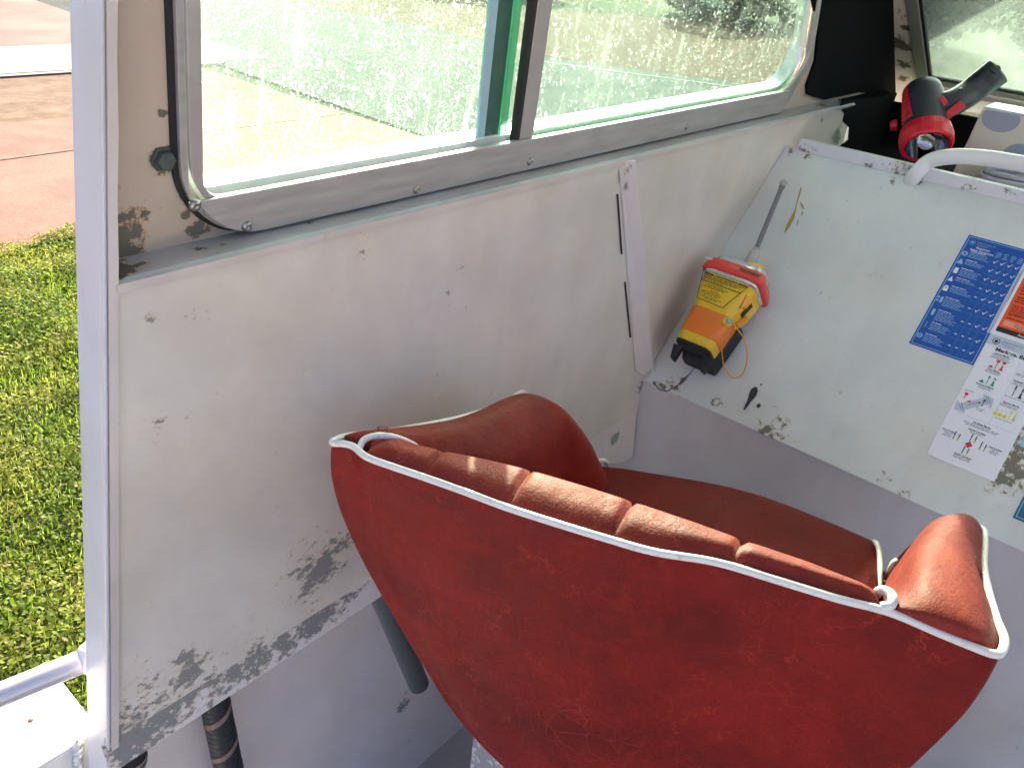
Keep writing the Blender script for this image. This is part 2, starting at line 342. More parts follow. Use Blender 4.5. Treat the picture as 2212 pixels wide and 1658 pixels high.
# --- side window
win = empty('side_window'); win.parent = boat
def rounded(o):  # closed outline in (x,q) -> points
    return o
def arc(cx, cq, r, a0, a1, n=10): return [(cx+r*math.cos(R_(a0+(a1-a0)*i/n)), cq+r*math.sin(R_(a0+(a1-a0)*i/n))) for i in range(n+1)]
def xq(p): return (p[0], (p[2]-ZS)/math.cos(LEAN))
iBL = xq(up_(432,430)); iBR = xq(up_(1742,174)); print('win', iBL, iBR, xq(up_(520,498)), xq(up_(380,350)), xq(up_(1768,60)), xq(up_(405,0)), xq(up_(432,0)))
oBL = xq(up_(520,499)); oL = xq(up_(380,340)); oR = xq(up_(1770,60))
qi = .5*(iBL[1]+iBR[1]); qo = .004; xl = oL[0]; xr = oR[0]; xil = iBL[0]-.004; xir = xq(up_(1747,90))[0]
QT = .44
def shape(x0, x1, q0, q1, r0, r1, rt=.06):   # CCW from bottom-left, 4 arcs of 11
    return arc(x0+r0, q0+r0, r0, 180, 270)+arc(x1-r1, q0+r1, r1, 270, 360)+arc(x1-rt, q1-rt, rt, 0, 90)+arc(x0+rt, q1-rt, rt, 90, 180)
sR = (xq(up_(1756,0))[0]-xq(up_(1770,60))[0])/(xq(up_(1756,0))[1]-xq(up_(1770,60))[1]); sR = max(-.8, min(.8, sR)); print('skew', sR); SKW[0] = sR
def ring(mb, so, si, offb, t, mi=0):
    ring_prism(mb, [UP(x, q, offb) for x, q in so], [UP(x, q, offb) for x, q in si], -nU*t, mi)
O_ = shape(xl, xr, qo, QT, .085, .10); I_ = shape(xil, xir, qi, QT-.03, .020, .075)
G_ = shape(xl-.006, xr+.004, qo-.002, QT+.006, .088, .104)
mb = MB(); ring(mb, G_, O_, .0, .0035); g = mb.build('gasket', BLACK, win)
hole = shape(xl+.008, xr-.008, qo+.012, QT-.006, .078, .092); rim_ = shape(.30, 2.42, -.004, .88, .001, .001, .001)
rim_ = [((xpost(ZS+q*math.cos(LEAN))+.004) if x < .5 else x, q) for x, q in rim_]
mb = MB(); ring_prism(mb, [UP(x,q) for x,q in rim_], [UP(x,q) for x,q in hole], nU*.004); mb.build('upper_wall', mat_up, boat)
I2 = shape(xil-.012, xir+.012, qi-.012, QT-.018, .028, .08)
mb = MB(); ring(mb, O_, I2, .0005, .008)      # back flange of the frame
mb.build('frame', ALU, win, bevel=.001)
ALD = plain('frame_side_alloy', (.40,.38,.36), .4, .3)
mb = MB(); ring(mb, [(x, q) for x, q in shape(xl+.006, xr-.007, qo+.02, QT-.004, .075, .09)], I_, .009, .005)
mb.build('frame_bead', ALD, win, bevel=.0012)
# flat cover strip along the bottom
mb = MB(); cb = arc(xl+.086, qo+.0865, .0835, 205, 270, 8)
pts = [(xl+.010, qi+.001)]+cb+[(xr-.065, qo+.003), (xr-.034, qi-.004), (xir-.03, qi+.001)]
pts = [(xil-.018, qi+.0005)]+[p for p in cb if p[1] < qi-.002]+[(xr-.072, qo+.003), (xr-.045, qi-.012), (xir-.045, qi+.0005)]
prism(mb, [UP(x, q, .0145) for x, q in pts], -nU*.004); mb.build('cover_strip', ALU, win, bevel=.0008)
# screws in the strip
for px, py in [(421,444), (533,489), (900,409), (1145,349), (1484,274)]:
    mb = MB(); c = up_(px, py, .0187); lathe(mb, c, -nU, [(-.001,.0062),(.0015,.0058),(.003,.0035),(.0032,.0018),(.0022,.0016),(.0022,.0001)], 14); mb.build('screw', DARKSCREW, win)
# outside channel that the panes slide in (catches the sun)
CH = plain('outer_channel', (.72,.74,.72), .35, .1)
mb = MB(); ring(mb, shape(xil-.015, xir+.012, qi-.016, QT-.012, .03, .08), shape(xil-.004, xir+.004, qi+.002, QT-.03, .024, .078), -.004, -.030)
mb.build('outer_channel', CH, win)
# mullion and the pane edges beside it
def upx(px, py, off): return onp(px, py, pU-nU*off, nU)
mt, mbm = upx(1178,0,.012), upx(1137,293,.012)
def mull(mb, dxl, dxr, off, t):
    a = xq(mt); b = xq(mbm); s = (a[0]-b[0])/(a[1]-b[1]); q0, q1 = qi-.004, QT-.024
    xx = lambda q: b[0]+s*(q-b[1])
    prism(mb, [UP(xx(q0)+dxl, q0, off), UP(xx(q0)+dxr, q0, off), UP(xx(q1)+dxr, q1, off), UP(xx(q1)+dxl, q1, off)], -nU*t); return xx
mb = MB(); xx = mull(mb, -.014, .014, .002, .0115); mb.build('mullion', ALD, win, bevel=.001)
mb = MB(); mull(mb, -.022, -.0142, .001, .011); mb.build('mullion_gasket', BLACK, win)
EDGE = NT('green_glass_edge'); EDGE.col((.10,.42,.24)); EDGE.rough(.15); EDGE.b.inputs['Transmission Weight'].default_value = .5; EDGE = EDGE.m
EDGD = plain('dark_green_edge', (.03,.10,.075), .3, 0, .5, 30)
WHT = plain('white_channel', (.75,.80,.74), .4)
mb = MB(); mull(mb, -.034, -.022, -.012, .006); mb.build('pane_edge', EDGE, win)
mb = MB(); mull(mb, -.062, -.036, -.014, .005); mb.build('pane_edge', EDGD, win)
BLU = plain('pale_blue_seal', (.30,.48,.55), .4)
mb = MB(); mull(mb, -.077, -.063, -.014, .005); mb.build('pane_seal', BLU, win)
q0, q1 = qi-.012, QT-.02
mb = MB(); prism(mb, [UP(xil-.010,q0,-.010), UP(xx(q0)-.055,q0,-.010), UP(xx(q1)-.055,q1,-.010), UP(xil-.010,q1,-.010)], nU*.001)
mb.build('pane', glass('dirty_glass_aft', .54, (.82,.96,.88), film=(.0,.035), grad=(-.62,-.15,.11)), win)
mb = MB(); prism(mb, [UP(xx(q0)-.030,q0,.0002), UP(xir+.010,q0,.0002), UP(xir+.010,q1,.0002), UP(xx(q1)-.030,q1,.0002)], nU*.001)
mb.build('pane', glass('dirty_glass_forward', .42, (.80,.95,.87), seed=3.1, film=(.0,.04)), win)
# hex bolt beside the window
mb = MB(); c = up_(352,343,.0005); lathe(mb, c, -nU, [(0,.013),(.002,.0125),(.002,.0095),(.008,.0092),(.009,.0075),(.0092,.0001)], 6, smooth=False)
mb.build('bolt', plain('corroded_bolt', (.10,.12,.10), .7, .4, .4, 120, .5), boat)

GAP = plain('dark_gap', (.05,.03,.035), .9)
# --- rib (tapered stiffener) on the lower panel
mat_rib = paint('rib_paint', (.70,.64,.61), [sp(1395,800,.025,.9), sp(1352,365,.02,.7), sp(1350,398,.016,.8), sp(1400,815,.02,1.1)], grime=.12)
mb = MB()
T = [ony(1335,349,YW), ony(1362,343,YW)]; Bm = [ony(1372,800,YW), ony(1412,826,YW)]
a0, a1, b0, b1 = T[0], T[1], Bm[0], Bm[1]
off = A(0,-.022,0); off2 = A(0,-.016,0)
vs = [a0+A(0,-.001,0), a1+A(-.008,-.012,0), a1+A(-.002,-.012,0), a1+A(.008,-.001,0), b0+A(0,-.001,0), b1+A(-.028,-.012,.02), b1+A(-.014,-.013,.006), b1+A(.0,-.001,0)]
mb.add(vs, [(0,1,5,4),(1,2,6,5),(2,3,7,6),(0,3,2,1),(4,5,6,7)]); mb.build('rib', mat_rib, boat, bevel=.0012)
mb = MB()
for (p0, p1) in [((1334,420),(1343,548)), ((1350,610),(1362,728))]:
    a, b = ony(*p0, YW-.0015), ony(*p1, YW-.0015); mb = MB(); tube(mb, [a, (a+b)/2, b], .0017, 6); mb.build('weld_gap', GAP, boat)

# --- dash
dA = A(1.75,.7,-.371); dB = A(1.31,.7,-.788); sl_ = _n(dA-dB); dn = _n(np.cross(A(0,1,0), sl_));
if dn[0] > 0: dn = -dn
def da(px, py, off=0.): return onp(px, py, dA+dn*off, dn)
mat_dash = paint('dash_paint', (.69,.725,.69), [(da(1670,930)-OFF, .060, .62), (da(1650,925)-OFF,.03,.75), (da(1905,1040)-OFF,.03,.5), (da(1945,1062)-OFF,.02,.6), (da(1440,838)-OFF,.05,.62), (da(1500,783)-OFF,.014,.8),
    (da(1475,820)-OFF,.012,.8), (da(1540,870)-OFF,.03,.5), (da(1745,338)-OFF,.02,.7), (da(2180,1000)-OFF,.07,.75), (da(2170,1040)-OFF,.045,.8), (da(2205,960)-OFF,.05,.75), (da(1930,388)-OFF,.02,.7), (da(1985,395)-OFF,.02,.6), (da(1710,330)-OFF,.02,.6)], chip=(.14,.135,.10), stain=(.46,.40,.28), sc=90, grime=.16)
mb = MB()
prism(mb, [dA+A(0,-.0005,0)*0+A(0,0,0), dB, dB+A(0,-2.0,0), dA+A(0,-2.0,0)], -dn*.004); mb.build('dash_panel', mat_dash, boat, bevel=.002)
# painted bulkhead below the dash
mat_bulk = paint('bulkhead_paint', (.58,.56,.575), [], grime=.15)
mb = MB(); prism(mb, [dB+A(.004,.13,-.001), dB+A(.004,-2.0,-.001), A(dB[0]-.006,-1.3,-1.75), A(dB[0]-.006,.83,-1.75)], (.004,0,0)); mb.build('bulkhead', mat_bulk, boat)
# dash fiddle: upstand strip along the top edge
mat_fid = paint('fiddle_paint', (.70,.70,.72), [(da(1740,330)-OFF,.03,.8), (da(1880,360)-OFF,.03,.55), (da(1960,375)-OFF,.05,.6),(da(2100,400)-OFF,.03,.55),(da(2180,420)-OFF,.04,.55)], chip=(.16,.15,.14), sc=190, grime=.12)
mb = MB(); box(mb, (dA[0]-.006, -1.3, dA[2]-.004), (dA[0]-.002, YW-.028, dA[2]+.020)); box(mb, (dA[0]-.0018, -1.3, dA[2]+.0155), (dA[0]+.016, YW-.028, dA[2]+.0195))
mb.build('fiddle_rail', mat_fid, boat, bevel=.001)
# tray and the black face under the windscreen
mb = MB(); box(mb, (dA[0]+.001,-1.3,-.446), (2.42, YW-.001,-.440)); box(mb, (2.385,-1.3,-.4398), (2.40,YW-.0035,-.335)); mb.build('dash_tray', CARPET, boat)
# dirt: yellow drip, black drip
def blob(pts, rad, mat, name, off=.0006):
    mb = MB(); P = [da(*p, off) for p in pts]; n_ = len(P)
    for i in range(n_):
        pass
    L1 = []; L2 = []
    for i in range(n_):
        t = _n(P[min(i+1,n_-1)]-P[max(i-1,0)]); s = np.cross(dn, t); L1.append(P[i]+s*rad[i]); L2.append(P[i]-s*rad[i])
    prism(mb, L1+L2[::-1], dn*.0006); return mb.build(name, mat, boat)
YEL = plain('old_yellow_glue', (.40,.27,.06), .5); TAR = plain('black_spill', (.012,.012,.015), .3)
blob([(1719,452),(1712,470),(1703,488),(1695,503)], [.001,.0035,.0035,.001], YEL, 'glue_run')
blob([(1731,405),(1727,420),(1722,436),(1719,452)], [.0008,.0015,.001,.001], YEL, 'glue_run')
blob([(1728,436),(1733,444),(1736,452)], [.0008,.0025,.001], YEL, 'glue_run'); blob([(1734,458),(1732,464)], [.0018,.001], YEL, 'glue_run')
blob([(1724,476),(1722,486)], [.001,.001], YEL, 'glue_run')
blob([(1634,836),(1630,842),(1626,852),(1619,865),(1613,875),(1607,885)], [.002,.0065,.0070,.0035,.003,.0015], TAR, 'spill_mark')
blob([(1641,872),(1639,876),(1637,880)], [.002,.0038,.002], TAR, 'spill_mark'); blob([(1645,829),(1644,832)], [.0018,.0018], TAR, 'spill_mark')
# crack by the rib foot
tb = MB(); tube(tb, [da(*p, .0003) for p in [(1412,826),(1425,842),(1440,845),(1462,834),(1476,820),(1490,808),(1506,785)]], [.0012,.001,.001,.0012,.0022,.001,.0008], 5)
tb.build('paint_crack', plain('crack_dirt', (.10,.09,.08), .9), boat)

# --- windscreen
wsn = empty('windscreen'); wsn.parent = boat
wb = A(2.385, .7, -.32); wl = up_(1925, 0); wt_ = _n(np.array([(wl-up_(1931,205))[0], 0, (wl-up_(1931,205))[2]])); print('wscreen rake', wt_)
wn = _n(np.cross(wt_, A(0,1,0)));
if wn[0] > 0: wn = -wn
wp = up_(1931, 205)
def ws(px, py, off=0.): return onp(px, py, wp+wn*off, wn)
def wsy(y, q, off=0.): return wp*A(1,0,1)+A(0,y,0)+wt_*q+wn*off
mat_pil = paint('pillar_paint', (.80,.74,.66), [(ws(1950,95)-OFF,.05,1.0), (ws(1955,140)-OFF,.04,.8), (ws(1945,30)-OFF,.03,.5), (ws(1960,60)-OFF,.03,.9), (ws(1950,170)-OFF,.03,.8)], chip=(.10,.085,.06), stain=(.38,.22,.10), sc=60)
mb = MB(); prism(mb, [ws(1913,-250,.002), ws(1914,0,.002), ws(1926,180,.002), ws(1938,285,.002), ws(1990,300,.002), ws(1984,180,.002), ws(1968,0,.002), ws(1958,-250,.002)], -wn*.01); mb.build('corner_pillar', mat_pil, boat)
yl = ws(1975,100)[1]; qb = (ws(2019,168)-wsy(0,0)).dot(wt_); print('ws', yl, qb)
FR = plain('windscreen_alloy', (.34,.33,.32), .4, .4)
def wrect(mb, y0, y1, q0, q1, off, t): prism(mb, [wsy(y0,q0,off), wsy(y1,q0,off), wsy(y1,q1,off), wsy(y0,q1,off)], -wn*t)
mb = MB(); wrect(mb, yl-.028, yl, qb-.03, .8, .010, .02); wrect(mb, -1.2, yl-.0285, qb-.022, qb, .010, .02); mb.build('frame', FR, wsn, bevel=.001)
mb = MB(); wrect(mb, -1.2, yl-.0285, qb-.046, qb-.026, .016, .018); mb.build('lower_bead', FR, wsn, bevel=.001)
mb = MB(); wrect(mb, yl-.036, yl-.029, qb+.001, .8, .006, .008); wrect(mb, -1.2, yl-.0365, qb+.0005, qb+.006, .006, .008); mb.build('gasket', BLACK, wsn)
mb = MB(); wrect(mb, -1.2, yl-.034, qb-.002, .8, .002, .004); mb.build('pane', glass('dirty_windscreen', .30, (.72,.84,.80), drops=False, seed=8.3, film=(.10,.42)), wsn)
mb = MB(); wrect(mb, -1.3, .70, qb-.16, qb-.047, -.006, .004); mb.build('screen_coaming', paint('coaming_paint', (.62,.64,.66), []), boat)

# --- rest of the cabin shell (roof, far side, sole) so light falls as in a real cabin
mat_in = paint('cabin_paint', (.78,.74,.70), [], specks=False)
RZ = .50
mb = MB(); box(mb, (.42,-1.32,RZ), (2.42,.66,RZ+.03)); mb.build('roof', mat_in, boat)
mb = MB(); box(mb, (.20,-1.34,-1.75), (2.42,-1.30,-.32)); box(mb, (.30,-1.34,.42), (2.42,-1.30,RZ)); box(mb, (2.2,-1.34,-.3195), (2.42,-1.30,.4195)); mb.build('starboard_wall', mat_in, boat)
mb = MB(); box(mb, (-2.2,-1.3,-1.66), (2.42,.86,-1.62)); mb.build('sole', paint('sole_paint', (.42,.42,.43), []), boat)
# hull side outboard of the flange
mat_hull = paint('hull_side_paint', (.70,.64,.64), [(ony(862,1512,.82)-OFF,.035,.95), (ony(872,1490,.82)-OFF,.022,.95), (ony(874,1560,.82)-OFF,.016,1.), (ony(868,1592,.82)-OFF,.022,.95), (ony(880,1608,.82)-OFF,.018,1.), (ony(745,1570,.82)-OFF,.02,.6)], grime=.12, sc=120)
mb = MB(); prism(mb, [A(.235,.82,-.93), A(.27,.82,-.88), A(1.30,.82,-.85), A(1.30,.80,-1.66), A(.235,.80,-1.66)], (0,.005,0)); mb.build('hull_side', mat_hull, boat)
mb = MB(); box(mb, (.27,YW+.005,-.874), (1.31,.819,-.869)); mb.build('side_deck', mat_in, boat)
# --- side deck outside / gunwale with its weld
mat_gun = paint('gunwale_paint', (.74,.75,.76), [(A(.1,.80,-.92)-OFF,.02,.5)], grime=.08)
ge = onz(185,1592,-.925); print('gunwale edge', ge, onz(90,1658,-.925), onz(185,1465,-.925), onz(0,1530,-.925))
mb = MB(); prism(mb, [A(-1.8,ge[1],-.925), A(.222,ge[1],-.925), A(.222,.93,-.925), A(-1.8,.93,-.925)], (0,0,-.006))
prism(mb, [A(-1.8,ge[1],-.9315), A(.222,ge[1],-.9315), A(.222,ge[1]+.006,-1.20), A(-1.8,ge[1]+.006,-1.20)], (0,.004,0)); mb.build('gunwale', mat_gun, boat, bevel=.0015)
mb = MB()
for i in range(26):
    z = -.922-i*.006; c = A(xpost(z)+.003-.002, ge[1]-.004+.002*math.sin(i*1.7), z); lathe(mb, c+A(0,0,.004), (0,0,-1), [(0,.002),(.002,.0062),(.005,.0065),(.008,.003)], 8)
mb.build('weld_bead', plain('weld_alloy', (.62,.62,.62), .35, .5, .2, 150, .4), boat)
# rivet hole
mb = MB(); lathe(mb, onz(67,1553,-.9245), (0,0,1), [(0,.004),(.0015,.003),(.0016,.0001)], 10); mb.build('rivet', plain('brown_rivet', (.25,.12,.06), .6), boat)
# grab rail running aft from the post
mb = MB(); e = onz(196,1420,-.80); s0 = onz(0,1500,-.80); dr = _n(s0-e); print('rail', e, s0)
e = e+A(0,0,0); tube(mb, crom([e, e+dr*.03, e+dr*.2, e+dr*.8, e+dr*1.6+A(0,0,-.05)], 24), .0140, 20)
RAIL = NT('rail_alloy'); RAIL.col(RAIL.mix(RAIL.noise(50,5), (.40,.40,.46), (.52,.52,.58))); RAIL.metal(.55); RAIL.rough(.38); RAIL = RAIL.m
mb.build('side_rail', RAIL, boat)
mb = MB(); tube(mb, [e-dr*.006, e, e+dr*.006, e+dr*.012], [.022,.0205,.018,.0145], 20); mb.build('rail_weld', plain('rail_weld_alloy', (.58,.58,.62), .4, .4, .2, 150, .5), boat)
# rod holder tube below the flange
mb = MB(); a = ony(803,1235,.745); b = ony(905,1478,.735); print('rod', a, b)
ax = _n(b-a); rt = .0190; lathe(mb, a, ax, [(0,rt),(np.linalg.norm(b-a)-.002,rt),(np.linalg.norm(b-a),rt-.001),(np.linalg.norm(b-a),rt-.003),(np.linalg.norm(b-a)-.05,rt-.003)], 28)
mb.build('rod_holder_tube', plain('dark_alloy_tube', (.16,.18,.18), .35, .6, .15, 60), boat)
# dash grab handle (white tube on the fiddle)
mb = MB(); hp = [da(1968,392,-.004), da(1980,374,.022), onx(2005,350,1.735), onx(2040,340,1.73), onx(2090,338,1.73), onx(2150,344,1.73), onx(2225,357,1.73)]
hpc = crom(hp, 40); he = hpc[-1]+A(0,-.10,0); hpc += crom([hpc[-1]+A(0,-.02,0), he, he+A(-.002,-.06,-.006), he+A(-.010,-.10,-.035), A(dA[0]-.018, he[1]-.115, dA[2]-.03)], 24)
tube(mb, hpc, .0145, 18); mb.build('grab_handle', plain('white_handle_paint', (.74,.73,.71), .35, 0, .06, 20), boat)

# ================================================================== loose hoses
hz = empty('ribbed_hose', tuple(ony(480,1640,.77))); tag(hz, 'black ribbed hose with beige bands hanging below the flange, right of the clamped one', 'hose')
mb = MB(); a = ony(455,1470,.765); b = ony(515,1760,.765); ax = b-a; L = np.linalg.norm(ax); N = 200
tube(mb, [a+ax*i/N for i in range(N+1)], [.0205+.0004*math.sin(i*.9) for i in range(N+1)], 24); mb.build('hose', plain('black_hose', (.012,.016,.018), .55, 0, .3, 80, .2), hz)
axn, u, v = frame_of(ax); mb = MB()
for s0 in (.2, .58, .96):
    r0, r1 = [], []
    for k in range(41):
        th = k/40*math.pi*2; base = a+axn*(L*s0*.62+.026*th/2); w_ = .0055
        d = u*math.cos(th)+v*math.sin(th); r0.append(base+d*.0213-axn*w_); r1.append(base+d*.0213+axn*w_)
    grid(mb, [r0, r1])
mb.build('band', plain('beige_tape', (.20,.13,.11), .6), hz)
hc = empty('clamped_hose', tuple(ony(265,1650,.775))); tag(hc, 'black hose end with a steel screw clamp at the foot of the aft post', 'hose')
mb = MB(); a = ony(272,1605,.765); b = ony(250,1790,.765); a2 = a; tube(mb, crom([a, a+(b-a)*.3, b], 20), .026, 24); mb.build('hose', plain('black_hose_end', (.010,.010,.012), .5, 0, .3, 80, .2), hc)
axn, u, v = frame_of(b-a); mb = MB(); c = a+axn*.026
lathe(mb, c, axn, [(-.007,.0262),(-.0065,.0275),(.0065,.0275),(.007,.0262)], 40); cl = mb.build('clamp', plain('clamp_steel', (.50,.46,.42), .3, .8), hc)
mb = MB()
for k in range(40):
    th = 2*math.pi*k/40; d = u*math.cos(th)+v*math.sin(th); tn = -u*math.sin(th)+v*math.cos(th); q = c+d*.0277
    prism(mb, [q-axn*.0045-tn*.0006, q-axn*.0045+tn*.0006, q+axn*.0045+tn*.0006, q+axn*.0045-tn*.0006], d*.0003)
mb.build('slot', BLACK, cl)
mb = MB(); sc0 = ony(297,1590,.745); tube(mb, [sc0+A(-.012,0,-.006), sc0+A(.006,0,.004)], .007, 12); tube(mb, [sc0+A(.008,-.001,.005), sc0+A(.014,-.001,.0085)], .0105, 12); mb.build('clamp_screw', plain('dark_screw', (.06,.045,.04), .4, .6), hc)
# ================================================================== SEAT
SO = A(.524,.263,0); SW = A(-.33,.944,0); SF = A(.944,.33,0)
S = lambda u, v, z: SO+SW*u+SF*v+A(0,0,z)
seat = empty('helm_seat', tuple(S(0,.2,-1.62))); tag(seat, 'red leather tub helm seat with white piping and pleated backrest', 'seat')
Z = onz
back = [(721,959,-.470),(742,960,-.4685),(765,967,-.468),(793,989,-.468),(850,1010,-.468),(915,1032,-.469),(1005,1064,-.470),(1096,1098,-.471),(1205,1133,-.471),(1314,1166,-.471),(1415,1194,-.470),(1547,1216,-.469),(1679,1255,-.469),(1811,1295,-.469),(1921,1324,-.470),(2031,1370,-.471),(2110,1402,-.472),(2145,1414,-.472)]
rside = [(2162,1410,-.473),(2168,1380,-.476),(2152,1339,-.482),(2133,1273,-.497),(2124,1220,-.512),(2126,1170,-.527),(2120,1143,-.537)]
lside = [(722,953,-.471),(755,943,-.476),(850,932,-.486),(945,915,-.497),(1000,903,-.505),(1060,884,-.520),(1100,867,-.530)]
rimL = [S(.20,.41,-.74), S(.215,.385,-.63), S(.225,.345,-.565)]
rim = [S(.10,.44,-.80)]+rimL+[Z(*p) for p in lside[::-1]]+[Z(*p) for p in back]+[Z(*p) for p in rside]+[S(-.335,.335,-.575), S(-.325,.385,-.64), S(-.31,.415,-.74), S(-.20,.44,-.80), S(-.05,.45,-.80)]
NR = 320; RC = crom(rim, NR, closed=True)
prof = [(0,1.0),(.03,1.006),(.08,1.005),(.14,.992),(.20,.970),(.275,.928),(.36,.868),(.45,.806),(.53,.745),(.62,.68),(.70,.61),(.78,.53),(.86,.43),(.93,.31),(.98,.17),(1.,.0)]
PH = [q[0] for q in prof]; PG = [q[1] for q in prof]
def inside(p, m=.014):
    d_ = p-S(0,0,0); u_ = d_.dot(SW); h = min(1, max(0, (-.47-p[2])/.53)); g0 = np.interp(h, PH, PG); fr_ = max(0, d_.dot(SF)-.12)*(.9 if p[2] > -.74 else .25); limL = .413*g0-.11-m+fr_; limR = .193*g0+.11-m+fr_
    un = min(max(u_, -limR), limL) if h > .03 else u_
    return p+SW*(un-u_)
CB = S(-.11,.20,0); rows = []
RCs = []
for k in range(NR):
    acc = A(0,0,0); wt = 0
    for q in range(-16, 17): g2 = math.exp(-(q/7.)**2); acc = acc+RC[(k+q) % NR]*g2; wt += g2
    RCs.append(acc/wt)
for j, (h, g_) in enumerate(prof):
    row = []
    for k, p in enumerate(RC):
        bl_ = min(1, h*5); p = p*(1-bl_)+(RCs[k]+A(0,0,p[2]-RCs[k][2]))*bl_
        zb = -.985; z = p[2]+(zb-p[2])*h
        d_ = p-CB; uu = d_.dot(SW)*g_; vv = d_.dot(SF)*(1-.30*h**4); r = CB+SW*uu+SF*vv; r[2] = z
        wv = .0022*mnoise.noise((p[0]*9, p[1]*9, z*9))*min(1, h*6)*(1-h)
        dv = (p-CB)*A(1,1,0); r = r+_n(dv)*wv*2.0; row.append(r)
    rows.append(row)
cols = [crom([rows[j][k] for j in range(len(prof))], 46) for k in range(NR)]
mb = MB(); grid(mb, [[cols[k][j] for k in range(NR)] for j in range(46)], closed_u=True); shell = mb.build('outer_shell', RED, seat)
def pipe(pts, r=.0036, name='piping', n=90, closed=False, par=None):
    mb = MB(); tube(mb, crom(pts, n, closed), r, 12, closed=closed); return mb.build(name, PIPING, par or seat)
pipe([p+A(0,0,.0012) for p in rim], n=400, closed=True)
# pleated back pad: rim line, crest line, front face
seamB = [790, 916, 1097, 1319, 1577, 1903]; 
def interp(lst, x):
    xs_ = [p[0] for p in lst]; return [np.interp(x, xs_, [p[i] for p in lst]) for i in range(1, len(lst[0]))]
crest = [(800,948,-.470),(866,950,-.468),(900,962,-.468),(958,976,-.467),(1050,994,-.467),(1145,1016,-.467),(1260,1050,-.467),(1367,1084,-.467),(1490,1126,-.467),(1604,1168,-.468),(1750,1218,-.469),(1903,1279,-.473)]
seamT = [800, 958, 1145, 1367, 1604, 1903]
NS = 22; rows = []; 
for i in range(5):
    for k in range(NS+1):
        f = k/NS
        xb = seamB[i]+(seamB[i+1]-seamB[i])*f; xt = seamT[i]+(seamT[i+1]-seamT[i])*f
        B = Z(xb, *interp(back, xb)); T = Z(xt, *interp(crest, xt))
        puff = (1-abs(2*f-1)**16)**.5; gr = .55*(1-puff)
        endf = 1.0
        if i == 0: endf = min(1, f*3+.05)
        if i == 4: endf = min(1, (1-f)*5+.25)
        fw = _n((T-B)*A(1,1,0)); L_ = np.linalg.norm((T-B)*A(1,1,0))
        pr = [B+A(0,0,-.006)+fw*.001, B+A(0,0,.0035-.003*gr)+fw*.006, B+fw*L_*.40+A(0,0,.0105*endf-.013*gr+.001), T-fw*L_*.18+A(0,0,.0065*endf-.014*gr), T+A(0,0,.0005-.014*gr)-fw*.003*gr, T+fw*(.022-.014*gr)+A(0,0,-.020-.006*gr), T+fw*(.036-.014*gr)+A(0,0,-.065), T+fw*(.040-.010*gr)+A(0,0,-.14), T+fw*.035+A(0,0,-.20)]
        rows.append([inside(q) for q in crom(pr, 40)])
mb = MB(); grid(mb, rows); mb.build('back_pad', PAD, seat)
# end loops of the pad piping
pipe([Z(775,972,-.468), Z(786,950,-.463), Z(810,941,-.460), Z(835,941,-.461), Z(865,948,-.466), Z(895,962,-.475), Z(905,975,-.50)], .0034, n=40)
pipe([Z(1903,1310,-.467), Z(1924,1306,-.464), Z(1928,1288,-.462), Z(1915,1276,-.464), Z(1900,1276,-.470), Z(1893,1283,-.49)], .0042, n=40)
# arm pads
mb = MB(); cz = [(750,948,-.472),(768,943,-.4695),(800,935,-.468),(860,929,-.472),(945,919,-.484),(1000,909,-.494),(1060,887,-.508),(1110,863,-.520),(1150,853,-.530),(1190,866,-.545),(1222,902,-.580),(1250,957,-.635),(1272,1001,-.690),(1282,1020,-.75)]
rows = []
for i, (px, py, z) in enumerate(cz):
    c = Z(px, py, z); ri = i/len(cz)
    wi = .035 if i > 1 else .02
    dr_ = max(0, (i-8))*.006
    rows.append([c+SW*.020+A(0,0,-.06)-SF*dr_, c+SW*.026+A(0,0,-.022)-SF*dr_*.5, c+SW*.014+A(0,0,-.003), c, c-SW*.022+A(0,0,-.010), c-SW*wi-SW*.012+A(0,0,-.045), c-SW*(wi+.018)+A(0,0,-.12), c-SW*(wi+.012)+A(0,0,-.24)])
loftgrid(mb, rows, 36, 70, fix=inside); mb.build('arm_pad', PAD, seat)
mb = MB()
rr_ = [[(1918,1319,-.50),(1921,1322,-.473),(1960,1336,-.469),(2031,1367,-.470),(2095,1393,-.471),(2145,1410,-.473)],
 [(1908,1292,-.53),(1918,1300,-.475),(1975,1312,-.458),(2050,1340,-.455),(2120,1366,-.460),(2160,1388,-.478)],
 [(1912,1262,-.58),(1933,1262,-.500),(1985,1258,-.458),(2060,1285,-.452),(2120,1315,-.462),(2151,1335,-.484)],
 [(1925,1235,-.64),(1948,1215,-.53),(1990,1198,-.475),(2060,1215,-.464),(2110,1245,-.475),(2133,1272,-.499)],
 [(1945,1210,-.68),(1972,1172,-.55),(2010,1152,-.495),(2065,1160,-.482),(2105,1190,-.492),(2124,1219,-.514)],
 [(1965,1190,-.72),(1998,1140,-.57),(2030,1122,-.515),(2075,1120,-.500),(2110,1145,-.508),(2125,1172,-.529)],
 [(1985,1175,-.76),(2020,1127,-.60),(2045,1114,-.535),(2082,1109,-.522),(2108,1122,-.526),(2120,1146,-.539)]]
rows = [[Z(*p) for p in r] for r in rr_]
l = rows[-1]; rows.append([p+SF*.018+SW*.0016*i+A(0,0,-.028) for i, p in enumerate(l)]); rows.append([p+SF*.022+SW*.006*i+A(0,0,-.08) for i, p in enumerate(l)]); rows.append([p+SF*.005+SW*.012*i+A(0,0,-.14) for i, p in enumerate(l)])
loftgrid(mb, rows, 40, 70, fix=inside); mb.build('arm_pad', PAD, seat)
